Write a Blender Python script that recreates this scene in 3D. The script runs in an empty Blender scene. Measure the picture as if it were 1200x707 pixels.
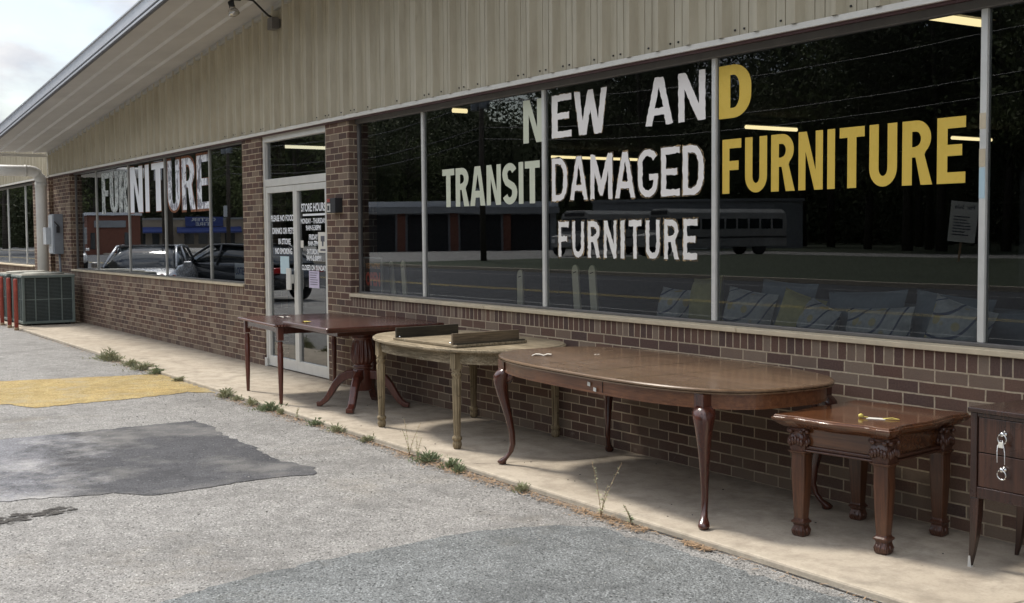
import bpy, bmesh, math, random
from mathutils import Vector, Matrix
from mathutils.geometry import tessellate_polygon
random.seed(7)
PI = math.pi
sc = bpy.context.scene
COL = sc.collection

# ------------------------------------------------------------------ camera
yaw, pit, rol = 0.998234, 0.0565711, -0.0079829
F = Vector((-math.sin(yaw)*math.cos(pit), math.cos(yaw)*math.cos(pit), -math.sin(pit)))
R = Vector((math.cos(yaw), math.sin(yaw), 0)); U = R.cross(F)
R2 = R*math.cos(rol)+U*math.sin(rol); U2 = -R*math.sin(rol)+U*math.cos(rol)
cd = bpy.data.cameras.new('camera'); cam = bpy.data.objects.new('camera', cd); COL.objects.link(cam)
cam.matrix_world = Matrix(((R2.x, U2.x, -F.x, 0), (R2.y, U2.y, -F.y, -5.23765), (R2.z, U2.z, -F.z, 1.54265), (0, 0, 0, 1)))
cd.sensor_width = 36; cd.lens = 36*1413.37/1200; cd.clip_start = .05; cd.clip_end = 3000
sc.camera = cam

# ------------------------------------------------------------------ light
SUN = Vector((-.74, -.25, 1.0)).normalized()          # direction towards the sun
elev = math.asin(SUN.z)
w = bpy.data.worlds.new('World'); sc.world = w; w.use_nodes = True
nt = w.node_tree; nt.nodes.clear()
def wn(t, **k):
    n = nt.nodes.new(t)
    for a, b in k.items(): setattr(n, a, b)
    return n
sky = wn('ShaderNodeTexSky', sky_type='NISHITA', sun_disc=False)
sky.sun_elevation = elev; sky.sun_rotation = math.atan2(SUN.x, SUN.y); sky.air_density = 1.2; sky.dust_density = 1.5
tc = wn('ShaderNodeTexCoord'); mp = wn('ShaderNodeMapping'); mp.inputs['Scale'].default_value = (1.5, 1.5, 3.4)
n1 = wn('ShaderNodeTexNoise'); n1.inputs['Scale'].default_value = 2.3; n1.inputs['Detail'].default_value = 9; n1.inputs['Roughness'].default_value = .56
n1.inputs['Distortion'].default_value = .3
n2 = wn('ShaderNodeTexNoise'); n2.inputs['Scale'].default_value = 3.7; n2.inputs['Detail'].default_value = 7
r1 = wn('ShaderNodeValToRGB'); r1.color_ramp.elements[0].position = .40; r1.color_ramp.elements[1].position = .52
r2 = wn('ShaderNodeValToRGB'); r2.color_ramp.elements[0].position = .40; r2.color_ramp.elements[1].position = .58
r2.color_ramp.elements[0].color = (5.2, 5.7, 6.7, 1); r2.color_ramp.elements[1].color = (9.7, 9.6, 9.5, 1)
mx = wn('ShaderNodeMixRGB'); bg = wn('ShaderNodeBackground'); bg.inputs['Strength'].default_value = .095; wo = wn('ShaderNodeOutputWorld')
L = nt.links.new
L(tc.outputs['Generated'], mp.inputs['Vector']); L(mp.outputs['Vector'], n1.inputs['Vector']); L(mp.outputs['Vector'], n2.inputs['Vector'])
L(n1.outputs['Fac'], r1.inputs['Fac']); L(n2.outputs['Fac'], r2.inputs['Fac'])
L(sky.outputs['Color'], mx.inputs['Color1']); sx = wn('ShaderNodeSeparateXYZ'); L(tc.outputs['Generated'], sx.inputs[0])
mr = wn('ShaderNodeMapRange'); mr.inputs['From Min'].default_value = 0.0; mr.inputs['From Max'].default_value = .9; mr.inputs['To Min'].default_value = .45; mr.inputs['To Max'].default_value = 1.7; L(sx.outputs[2], mr.inputs['Value'])
gm = wn('ShaderNodeVectorMath', operation='SCALE'); L(r2.outputs['Color'], gm.inputs[0]); L(mr.outputs[0], gm.inputs['Scale']); L(gm.outputs[0], mx.inputs['Color2']); L(r1.outputs['Color'], mx.inputs['Fac'])
L(mx.outputs['Color'], bg.inputs['Color']); L(bg.outputs[0], wo.inputs[0])
sd = bpy.data.lights.new('sun', 'SUN'); so = bpy.data.objects.new('sun', sd); COL.objects.link(so)
sd.energy = 2.5; sd.angle = math.radians(9); sd.color = (1, .94, .84)
so.rotation_euler = SUN.to_track_quat('Z', 'Y').to_euler()
vs = sc.view_settings; vs.view_transform = 'Standard'; vs.look = 'None'; vs.exposure = 0.8; vs.gamma = 1

# ------------------------------------------------------------------ material helpers
class N:
    """small wrapper that builds a principled material"""
    def __init__(s, name):
        s.m = bpy.data.materials.new(name); s.m.use_nodes = True; s.t = s.m.node_tree
        s.b = s.t.nodes['Principled BSDF']; s.out = s.t.nodes['Material Output']
    def n(s, typ, ins=None, **k):
        x = s.t.nodes.new(typ)
        for a, b in k.items(): setattr(x, a, b)
        for a, b in (ins or {}).items():
            if isinstance(b, bpy.types.NodeSocket): s.t.links.new(b, x.inputs[a])
            else: x.inputs[a].default_value = b
        return x
    def set(s, **k):
        for a, b in k.items():
            i = s.b.inputs[a.replace('_', ' ')]
            if isinstance(b, bpy.types.NodeSocket): s.t.links.new(b, i)
            else: i.default_value = b
    def coord(s, scale=(1, 1, 1), rot=(0, 0, 0)):
        c = s.n('ShaderNodeTexCoord'); return s.n('ShaderNodeMapping', {'Vector': c.outputs['Object'], 'Scale': scale, 'Rotation': rot}).outputs[0]
    def noise(s, vec, scale, detail=4, rough=.5, dist=0):
        return s.n('ShaderNodeTexNoise', {'Vector': vec, 'Scale': scale, 'Detail': detail, 'Roughness': rough, 'Distortion': dist}).outputs['Fac']
    def ramp(s, fac, stops, interp='LINEAR'):
        r = s.n('ShaderNodeValToRGB', {'Fac': fac}); cr = r.color_ramp; cr.interpolation = interp
        while len(cr.elements) < len(stops): cr.elements.new(.5)
        for e, (p, c) in zip(cr.elements, stops):
            e.position = p; e.color = c if len(c) == 4 else (*c, 1)
        return r.outputs['Color']
    def mix(s, fac, a, b, mode='MIX'):
        return s.n('ShaderNodeMixRGB', {'Fac': fac, 'Color1': a if not isinstance(a, tuple) else (*a, 1)[:4], 'Color2': b if not isinstance(b, tuple) else (*b, 1)[:4]}, blend_type=mode).outputs[0]
    def math(s, op, a, b=0.0):
        return s.n('ShaderNodeMath', {0: a, 1: b}, operation=op).outputs[0]
    def bump(s, h, strength=.3, dist=.01):
        s.set(Normal=s.n('ShaderNodeBump', {'Height': h, 'Strength': strength, 'Distance': dist}).outputs[0])

def G(v): return (v, v, v)
def plain(name, col, rough=.5, metal=0, var=.12, sc_=8, spec=.5, bump=0, coat=0):
    a = N(name); v = a.coord()
    f = a.noise(v, sc_, 6, .6)
    lo = tuple(c*(1-var) for c in col); hi = tuple(min(1, c*(1+var)) for c in col)
    a.set(Base_Color=a.ramp(f, [(.3, lo), (.7, hi)]), Metallic=metal, Specular_IOR_Level=spec, Coat_Weight=coat)
    a.set(Roughness=a.ramp(a.noise(v, sc_*2.3, 4), [(.3, G(max(0, rough-.08))), (.7, G(min(1, rough+.08)))]))
    if bump: a.bump(a.noise(v, sc_*6, 5), bump, .005)
    return a.m

def brick_mat(name, rowlock=False):
    a = N(name); c = a.n('ShaderNodeTexCoord'); sp = a.n('ShaderNodeSeparateXYZ', {0: c.outputs['Object']})
    xy = a.math('ADD', sp.outputs[0], sp.outputs[1])
    if rowlock:
        z = a.math('SUBTRACT', sp.outputs[2], .813)
        z = a.math('ADD', a.math('MULTIPLY', z, 1.0), .0)
        vec = a.n('ShaderNodeCombineXYZ', {0: z, 1: xy, 2: 0.0}).outputs[0]
    else:
        vec = a.n('ShaderNodeCombineXYZ', {0: xy, 1: sp.outputs[2], 2: 0.0}).outputs[0]
    wob = a.n('ShaderNodeTexNoise', {'Vector': vec, 'Scale': 14.0, 'Detail': 3.0})
    vec = a.n('ShaderNodeVectorMath', {0: vec, 1: a.n('ShaderNodeVectorMath', {0: a.n('ShaderNodeVectorMath', {0: wob.outputs['Color'], 1: (.5, .5, .5)}, operation='SUBTRACT').outputs[0], 1: (.006, .006, 0)}, operation='MULTIPLY').outputs[0]}, operation='ADD').outputs[0]
    b = a.n('ShaderNodeTexBrick', {'Vector': vec, 'Color1': (0, 0, 0, 1), 'Color2': (1, 1, 1, 1), 'Mortar': (0, 0, 0, 1), 'Scale': 1.0,
            'Mortar Size': .0052 if not rowlock else .005, 'Mortar Smooth': .25, 'Bias': 0.0, 'Brick Width': .1034 if rowlock else .2032, 'Row Height': .0656 if rowlock else .06775},
            offset=0.0 if rowlock else .5, offset_frequency=2, squash=1, squash_frequency=1)
    cols = [(0, (.082, .048, .043)), (.2, (.105, .057, .045)), (.36, (.178, .130, .098)), (.5, (.130, .074, .055)), (.62, (.212, .162, .122)), (.8, (.110, .062, .049)), (.92, (.068, .045, .042))]
    col = a.ramp(b.outputs['Color'], cols, 'CONSTANT')
    fine = a.noise(vec, 90, 6, .65)
    col = a.mix(a.ramp(fine, [(.35, G(0)), (.75, G(.6))]), col, (.175, .115, .080))
    pits = a.ramp(a.noise(vec, 260, 3, .6), [(.30, G(.35)), (.42, G(1))])
    col = a.mix(1.0, col, pits, 'MULTIPLY')
    mort = a.ramp(a.noise(vec, 40, 4), [(.3, (.36, .29, .20)), (.7, (.50, .41, .30))])
    col = a.mix(b.outputs['Fac'], col, mort)
    # old water staining, streaks and efflorescence with shapes of their own
    st = a.noise(a.n('ShaderNodeMapping', {'Vector': vec, 'Scale': (.9, .35, 1)}).outputs[0], 2.2, 7, .65)
    col = a.mix(a.ramp(st, [(.36, G(.30)), (.55, G(0))]), col, (.09, .07, .06))
    ef = a.math('MULTIPLY', a.ramp(a.noise(vec, 5, 8, .7), [(.60, G(0)), (.72, G(.7))]), a.ramp(sp.outputs[2], [(.02, G(1)), (.12, G(0))]))
    dirt = a.math('MULTIPLY', a.ramp(a.noise(vec, 3.2, 7, .7), [(.42, G(0)), (.62, G(.55))]), a.ramp(sp.outputs[2], [(.05, G(1)), (.32, G(0))]))
    col = a.mix(dirt, col, (.17, .13, .095))
    col = a.mix(ef, col, (.42, .37, .30))
    a.set(Base_Color=col, Roughness=.88, Specular_IOR_Level=.25)
    h = a.math('ADD', a.math('MULTIPLY', b.outputs['Fac'], -1.0), a.math('MULTIPLY', fine, .35))
    a.bump(h, .75, .006)
    return a.m

def asphalt(name, c0, c1, stone, grit=1.0, blot=None, fade=None):
    a = N(name); v = a.coord()
    big = a.noise(v, .8, 9, .7); mid = a.noise(v, 7, 6, .65)
    col = a.mix(a.ramp(big, [(.35, G(0)), (.65, G(1))]), c0, c1)
    vo = a.n('ShaderNodeTexVoronoi', {'Vector': v, 'Scale': 88.0, 'Randomness': 1.0})
    sep = a.n('ShaderNodeSeparateColor', {0: vo.outputs['Color']})
    core = a.ramp(vo.outputs['Distance'], [(.42, G(1)), (.62, G(0))])
    st = a.ramp(sep.outputs[0], [(0, tuple(x*.16 for x in stone)), (.10, tuple(x*.5 for x in stone)), (.32, tuple(x*.85 for x in stone)), (.62, tuple(min(.75, x*1.12) for x in stone)), (.88, tuple(min(.8, x*1.5) for x in stone))], 'CONSTANT')
    col = a.mix(a.math('MULTIPLY', core, .85*grit), col, st)
    col = a.mix(a.ramp(mid, [(.34, G(.38)), (.56, G(0))]), col, tuple(x*.45 for x in c0))
    stain = a.noise(v, 1.1, 9, .75)
    col = a.mix(a.ramp(stain, [(.36, G(.55)), (.52, G(0))]), col, tuple(x*.5 for x in c0))
    col = a.mix(a.ramp(a.noise(v, .7, 8, .7), [(.56, G(0)), (.70, G(.35))]), col, (c0[0]*1.15, c0[1]*1.02, c0[2]*.82))
    vo2 = a.n('ShaderNodeTexVoronoi', {'Vector': v, 'Scale': 34.0}); s2 = a.n('ShaderNodeSeparateColor', {0: vo2.outputs['Color']})
    f2 = a.math('MULTIPLY', a.ramp(vo2.outputs['Distance'], [(.16, G(1)), (.30, G(0))]), a.math('GREATER_THAN', s2.outputs[1], .52))
    col = a.mix(a.math('MULTIPLY', f2, .85), col, a.ramp(s2.outputs[2], [(.0, tuple(x*.12 for x in c0)), (.45, tuple(x*.35 for x in c0)), (.8, tuple(min(.6, x*1.9) for x in c0))], 'CONSTANT'))
    fine = a.noise(v, 260, 3, .6)
    col = a.mix(a.ramp(fine, [(.36, G(.75)), (.48, G(0))]), col, tuple(x*.3 for x in c0))
    if blot:
        bl = a.noise(v, blot[0], 8, .68)
        col = a.mix(a.ramp(bl, [(blot[1], G(0)), (blot[1]+.2, G(blot[3]))]), col, blot[2])
    if fade:      # the old patch is worn away towards one corner
        sp = a.n('ShaderNodeSeparateXYZ', {0: v}); ln = a.math('ADD', a.math('MULTIPLY', sp.outputs[1], -1.0), a.math('MULTIPLY', sp.outputs[0], fade[1]))
        ln = a.math('ADD', ln, a.math('MULTIPLY', a.math('SUBTRACT', a.noise(v, 2.2, 9, .75), .5), 2.6))
        col = a.mix(a.ramp(a.math('SUBTRACT', ln, fade[0]), [(.0, G(0)), (.55, G(.95))]), col, a.n('ShaderNodeVectorMath', {0: col, 3: fade[2]}, operation='SCALE').outputs[0])
    a.set(Base_Color=col, Roughness=.93, Specular_IOR_Level=.2)
    a.bump(a.math('ADD', a.math('MULTIPLY', core, .8), fine), .8, .006)
    return a.m

def wood(name, c0, c1, rough=.3, axis='x', grain=1.0, coat=.25, wear=None, spec=.5):
    a = N(name)
    s = {'x': (1.0, 26, 26), 'y': (26, 1.0, 26), 'z': (26, 26, 1.0)}[axis]
    v = a.coord(s); v1 = a.coord()
    g = a.noise(v, 2.0*grain, 6, .6, .5); g2 = a.noise(v, 9*grain, 4, .6, .4)
    f = a.math('ADD', a.math('MULTIPLY', g, .7), a.math('MULTIPLY', g2, .3))
    col = a.ramp(f, [(.36, tuple(x*.8 for x in c0)), (.50, tuple((x+y)/2 for x, y in zip(c0, c1))), (.64, tuple(x*1.12 for x in c1))])
    col = a.mix(a.ramp(a.noise(v1, 45, 4, .7), [(.66, G(0)), (.74, G(.35))]), col, tuple(min(1, x*2.2+.03) for x in c1))
    col = a.mix(a.ramp(a.noise(v1, 3.5, 5, .6), [(.35, G(.45)), (.65, G(0))]), col, tuple(x*.62 for x in c0))
    rr = a.ramp(a.noise(v1, 2.5, 3, .5), [(.3, G(max(.03, rough-.03))), (.7, G(rough+.07))])
    if wear:
        wf = a.ramp(a.noise(v1, wear[1], 8, .7), [(wear[2], G(0)), (wear[2]+.08, G(1))])
        col = a.mix(wf, col, wear[0])
    a.set(Base_Color=col, Roughness=rr, Coat_Weight=coat, Coat_Roughness=.22, Specular_IOR_Level=spec)
    a.bump(f, .05, .002)
    return a.m

def glass_mat(name, tint=(.70, .74, .75), wob=.0):
    a = N(name); t = a.t
    tr = a.n('ShaderNodeBsdfTransparent', {'Color': (*tint, 1)}); gl = a.n('ShaderNodeBsdfGlossy', {'Color': (.92, .95, .98, 1), 'Roughness': 0.0})
    v = a.coord()
    bm_ = a.n('ShaderNodeBump', {'Height': a.noise(v, .9, 1, .3), 'Strength': .2, 'Distance': .003 if not wob else wob})
    t.links.new(bm_.outputs[0], gl.inputs['Normal'])
    fr = a.n('ShaderNodeFresnel', {'IOR': 1.47}).outputs[0]
    r = a.math('DIVIDE', a.math('MULTIPLY', fr, 2.0), a.math('ADD', fr, 1.0))
    ms = a.n('ShaderNodeMixShader', {0: r, 1: tr.outputs[0], 2: gl.outputs[0]})
    t.nodes.remove(a.b); t.links.new(ms.outputs[0], a.out.inputs[0])
    return a.m

def emis(name, col, st):
    a = N(name); a.set(Base_Color=(*col, 1), Emission_Color=(*col, 1), Emission_Strength=st); return a.m

def siding_mat():
    a = N('painted_siding'); v = a.coord(); sp = a.n('ShaderNodeSeparateXYZ', {0: v})
    col = a.ramp(a.noise(v, 1.3, 6, .6), [(.3, (.40, .355, .26)), (.7, (.48, .435, .33))])
    st = a.noise(a.coord((7, 1, .55)), 2.4, 7, .65)
    col = a.mix(a.ramp(st, [(.36, G(.35)), (.55, G(0))]), col, (.26, .22, .15))
    st2 = a.noise(a.coord((30, 1, 1.2)), 2.0, 6, .7)
    col = a.mix(a.ramp(st2, [(.28, G(.4)), (.38, G(0))]), col, (.18, .15, .10))
    a.set(Base_Color=col, Roughness=.5, Specular_IOR_Level=.4)
    return a.m

def concrete():
    a = N('sidewalk_concrete'); v = a.coord()
    col = a.ramp(a.noise(v, .9, 8, .62), [(.3, (.38, .325, .255)), (.7, (.48, .42, .34))])
    col = a.mix(a.ramp(a.noise(v, 5, 8, .7), [(.34, G(.75)), (.56, G(0))]), col, (.25, .21, .165))
    col = a.mix(a.ramp(a.noise(v, 1.7, 9, .75, .6), [(.30, G(.55)), (.46, G(0))]), col, (.21, .185, .15))
    col = a.mix(a.ramp(a.noise(v, 2.3, 9, .7), [(.58, G(0)), (.70, G(.45))]), col, (.56, .50, .41))
    col = a.mix(a.ramp(a.noise(v, 60, 5, .7), [(.3, G(.35)), (.5, G(0))]), col, (.22, .19, .15))
    vo = a.n('ShaderNodeTexVoronoi', {'Vector': v, 'Scale': 9.0}); s2 = a.n('ShaderNodeSeparateColor', {0: vo.outputs['Color']})
    f2 = a.math('MULTIPLY', a.ramp(vo.outputs['Distance'], [(.035, G(1)), (.09, G(0))]), a.math('GREATER_THAN', s2.outputs[1], .7))
    col = a.mix(a.math('MULTIPLY', f2, .75), col, (.09, .075, .06))
    sp = a.n('ShaderNodeSeparateXYZ', {0: v})
    wd = a.math('MULTIPLY', a.ramp(a.math('ADD', sp.outputs[1], 1.0), [(.80, G(0)), (.97, G(1))]), a.ramp(a.noise(v, 6, 7, .7), [(.35, G(.15)), (.6, G(.75))]))
    col = a.mix(wd, col, (.16, .135, .11))
    edge = a.math('MULTIPLY', a.ramp(a.math('ADD', sp.outputs[1], 2.0), [(.78, G(1)), (.86, G(0))]), a.ramp(a.noise(v, 12, 6, .7), [(.35, G(0)), (.6, G(.8))]))
    col = a.mix(edge, col, (.52, .46, .36))
    a.set(Base_Color=col, Roughness=.9, Specular_IOR_Level=.25)
    a.bump(a.math('ADD', a.noise(v, 130, 5, .7), a.math('MULTIPLY', a.noise(v, 11, 6, .7), 1.5)), .4, .005)
    return a.m

M = {}
M['brick'] = brick_mat('brown_brick'); M['rowlock'] = brick_mat('brown_brick_rowlock', True)
M['siding'] = siding_mat(); M['conc'] = concrete()
M['sill'] = plain('cream_sill', (.52, .44, .31), .7, var=.12, bump=.1)
M['lot'] = asphalt('worn_asphalt', (.31, .30, .285), (.38, .365, .345), (.38, .37, .355), 1.0)
M['patch'] = asphalt('asphalt_patch', (.098, .099, .107), (.118, .118, .126), (.125, .125, .133), .5, (1.0, .50, (.27, .26, .245), .75), (5.65, -.29, 2.35))
M['patch2'] = asphalt('asphalt_patch_newer', (.19, .198, .20), (.24, .25, .25), (.30, .315, .315), 1.0)
M['yellow'] = asphalt('yellow_painted_asphalt', (.47, .35, .15), (.54, .41, .19), (.53, .40, .19), .9, (3.5, .50, (.34, .30, .22), .8))
M['crack'] = plain('crack_dirt', (.05, .045, .04), .95, var=.4, sc_=40)
M['crackc'] = plain('slab_crack', (.12, .10, .08), .95, var=.4, sc_=40)
M['road'] = asphalt('road_asphalt', (.095, .098, .105), (.115, .118, .125), (.12, .122, .128), .5)
M['roadline_y'] = plain('road_yellow', (.40, .30, .09), .8); M['roadline_w'] = plain('road_white', (.33, .33, .32), .8)
M['grass'] = plain('grass_ground', (.030, .042, .016), .95, var=.45, sc_=3)
M['white'] = plain('white_painted_metal', (.62, .62, .60), .45, var=.06)
M['fascia'] = plain('grey_white_fascia', (.45, .47, .51), .4, var=.06, sc_=2)
M['fasciad'] = plain('fascia_groove', (.10, .10, .11), .6)
M['soffit'] = plain('soffit_panel', (.48, .465, .445), .6, var=.08, sc_=1.5)
M['trim'] = plain('flashing_paint', (.62, .60, .55), .5, var=.08, sc_=5)
M['maroon'] = plain('maroon_band', (.07, .03, .03), .6)
M['alu'] = plain('aluminium_frame', (.42, .41, .38), .42, .35, var=.08, sc_=6)
M['alud'] = plain('grey_header', (.15, .14, .13), .5, .2)
M['alul'] = plain('light_aluminium', (.62, .61, .57), .4, .2, var=.06)
M['glass'] = glass_mat('window_glass')
M['carglass'] = plain('car_glass', (.02, .025, .028), .06, spec=.9)
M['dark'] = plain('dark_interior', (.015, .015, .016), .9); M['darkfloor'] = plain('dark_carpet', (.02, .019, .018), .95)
M['black'] = plain('black_metal', (.018, .018, .02), .5)
M['red'] = plain('red_post_paint', (.30, .055, .035), .6, var=.3, sc_=12)
M['hvac'] = plain('hvac_green_grey', (.13, .16, .145), .55, var=.15); M['hvacl'] = plain('hvac_top', (.36, .35, .30), .7, var=.3, sc_=6)
M['coil'] = plain('hvac_coil', (.018, .026, .026), .6)
M['pipe'] = plain('white_pipe', (.62, .61, .58), .5, var=.12, sc_=3)
M['ebox'] = plain('grey_electrical_box', (.19, .21, .235), .5, var=.08); M['eboxl'] = plain('pale_electrical_box', (.42, .44, .46), .45, var=.08)
M['chrome'] = plain('polished_metal', (.75, .75, .74), .15, 1)
M['bulb'] = plain('bulb_glass', (.42, .38, .32), .12, spec=.6); M['bulbr'] = plain('bulb_reflector', (.55, .54, .52), .18, .8)
M['cherry'] = wood('cherry_wood', (.060, .018, .013), (.090, .028, .019), .20, 'x', .5, coat=.4)
M['cherryz'] = wood('cherry_leg', (.075, .018, .011), (.14, .038, .022), .3, 'z', coat=.35)
M['cherryl'] = wood('cherry_edge', (.19, .09, .065), (.27, .14, .10), .3, 'x')
M['greyw'] = wood('weathered_oak', (.15, .115, .068), (.42, .345, .235), .75, 'x', 1.6, 0, ((.40, .36, .27), 9, .60), .25)
M['greywz'] = wood('weathered_oak_leg', (.13, .098, .056), (.38, .30, .185), .75, 'z', 1.6, 0, ((.06, .045, .025), 14, .60), .25)
M['leafd'] = wood('dark_leaf_board', (.030, .026, .019), (.070, .058, .038), .7, 'y', 1.5, 0, None, .3)
M['leafd2'] = wood('brown_leaf_board', (.095, .070, .045), (.20, .150, .095), .7, 'y', 1.5, 0, None, .3)
M['ovalt'] = wood('oval_top_wood', (.150, .088, .048), (.200, .125, .073), .22, 'x', .5, .35)
M['ovala'] = wood('oval_apron_wood', (.14, .050, .020), (.22, .088, .036), .32, 'x')
M['ovall'] = wood('cabriole_wood', (.050, .015, .010), (.10, .030, .018), .2, 'z', coat=.5)
M['sqt'] = wood('burl_top_wood', (.085, .030, .013), (.165, .068, .028), .10, 'x', 1.0, .6)
M['sqz'] = wood('carved_leg_wood', (.060, .023, .012), (.125, .050, .024), .32, 'z')
M['sqc'] = wood('carved_capital_wood', (.045, .017, .010), (.11, .042, .024), .35, 'z', 3)
M['dres'] = wood('dresser_wood', (.022, .010, .008), (.050, .021, .014), .25, 'z', coat=.4)
M['dresp'] = wood('dresser_drawer_wood', (.030, .012, .008), (.080, .032, .018), .25, 'z', .7, .4)
M['paper'] = plain('paper', (.62, .60, .54), .8, var=.04); M['paperb'] = plain('blue_paper', (.42, .55, .60), .8, var=.04)
M['paperp'] = plain('lilac_paper', (.50, .45, .58), .8, var=.04); M['tagy'] = plain('yellow_tag', (.62, .52, .12), .6, var=.08)
M['ink'] = plain('grey_ink', (.10, .10, .12), .8)
def paint(name, col, amt, darkc, scale, thr):
    a = N(name); v = a.coord((1, 1, .6)); base = a.ramp(a.noise(v, 4, 4), [(.3, tuple(c*.94 for c in col)), (.7, col)])
    if amt: base = a.mix(a.ramp(a.noise(v, scale, 8, .75, .8), [(thr, G(amt)), (thr+.05, G(0))]), base, darkc)
    a.set(Base_Color=base, Roughness=.75, Specular_IOR_Level=.2); return a.m
M['pw'] = paint('white_letter_paint', (.84, .80, .76), .0, (0, 0, 0), 1, .4)
M['pws'] = paint('solid_white_paint', (.80, .82, .85), .5, (.35, .35, .38), 20, .33)
M['pwc'] = paint('crackled_white_paint', (.55, .58, .56), .85, (.05, .055, .055), 24, .455)
M['pwp'] = paint('peeling_white_paint', (.78, .80, .84), .85, (.14, .14, .17), 6.5, .46)
M['po'] = paint('orange_ghost_paint', (.26, .105, .05), .6, (.03, .02, .02), 30, .46)
M['pog'] = paint('tan_ghost_paint', (.42, .30, .16), .85, (.015, .015, .015), 22, .52)
M['pg'] = paint('greenish_white_paint', (.62, .64, .50), .0, (0, 0, 0), 1, .4)
M['py'] = paint('yellow_letter_paint', (.70, .49, .095), .25, (.60, .40, .06), 8, .45)
M['pwm'] = plain('worn_white', (.80, .77, .72), .75)
M['signred'] = plain('sign_red', (.65, .10, .06), .6); M['signor'] = plain('sign_orange', (.70, .33, .10), .6)
M['board'] = plain('cream_board', (.75, .68, .50), .5, var=.06)
M['cush'] = plain('blue_grey_fabric', (.15, .18, .205), .95, var=.1, sc_=30); M['cushy'] = plain('olive_yellow_fabric', (.36, .33, .14), .95, sc_=30)
M['lampon'] = emis('lit_tube', (1, .80, .42), .9); M['lampw'] = emis('lit_tube_pale', (1, .9, .62), .8)
M['bark'] = plain('bark', (.055, .045, .035), .95, var=.3, sc_=10)
def leaf(name, c):
    a = N(name); f = a.noise(a.coord(), 1.2, 3)
    col = a.ramp(f, [(.35, tuple(x*.6 for x in c)), (.65, c)])
    a.set(Base_Color=col, Roughness=.7, Specular_IOR_Level=.25); return a.m
M['leaf1'] = leaf('spring_leaves', (.12, .145, .055)); M['leaf2'] = leaf('dark_leaves', (.075, .088, .042)); M['backdrop_hill'] = plain('treetop_green', (.055, .062, .034), .95, var=.55, sc_=.5, spec=.1, bump=.0); M['weed'] = leaf('weed_leaves', (.33, .38, .22))
M['weedp'] = leaf('pale_weed_leaves', (.48, .48, .30)); M['straw'] = plain('dry_straw', (.33, .22, .13), .9, var=.55, sc_=60)
M['silver'] = plain('silver_car_paint', (.42, .43, .45), .25, .5, coat=.6); M['darkcar'] = plain('dark_car_paint', (.025, .028, .032), .2, .3, coat=.8)
M['whitecar'] = plain('white_car_paint', (.6, .6, .6), .3, coat=.5); M['bus'] = plain('dusty_white_bus_paint', (.24, .24, .23), .5, var=.2, sc_=1)
M['tyre'] = plain('tyre_rubber', (.02, .02, .02), .9); M['tail'] = plain('red_lens', (.4, .02, .02), .2); M['head'] = plain('clear_lens', (.6, .6, .6), .1)
M['tan'] = plain('tan_render', (.26, .22, .17), .9, var=.08, sc_=1); M['rbrick'] = plain('dull_red_wall', (.14, .055, .035), .9, sc_=2)
M['blue'] = plain('blue_awning', (.025, .045, .17), .7); M['greywall'] = plain('grey_metal_wall', (.20, .21, .22), .7, sc_=1)
M['roofm'] = plain('pale_roof_metal', (.5, .52, .55), .5)
def fabric():
    a = N('patterned_pillow_fabric'); v = a.coord()
    base = a.ramp(a.noise(v, 40, 3), [(.3, (.34, .35, .35)), (.7, (.46, .47, .46))])
    w1 = a.n('ShaderNodeTexWave', {'Vector': a.coord((1, 1, 1), (0, .5, 0)), 'Scale': 2.2, 'Distortion': 14.0, 'Detail': 1.0, 'Detail Scale': .55}, wave_type='BANDS', bands_direction='Z').outputs['Fac']
    line = a.ramp(w1, [(.38, G(0)), (.43, G(1)), (.57, G(1)), (.62, G(0))])
    vo = a.n('ShaderNodeTexVoronoi', {'Vector': v, 'Scale': 9.0}); fl = a.ramp(vo.outputs['Distance'], [(.22, G(1)), (.30, G(0))])
    col = a.mix(a.math('MULTIPLY', fl, .8), base, (.48, .38, .15)); col = a.mix(line, col, (.05, .07, .13))
    a.set(Base_Color=col, Roughness=.95, Specular_IOR_Level=.1); return a.m
M['pillow'] = fabric()

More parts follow.
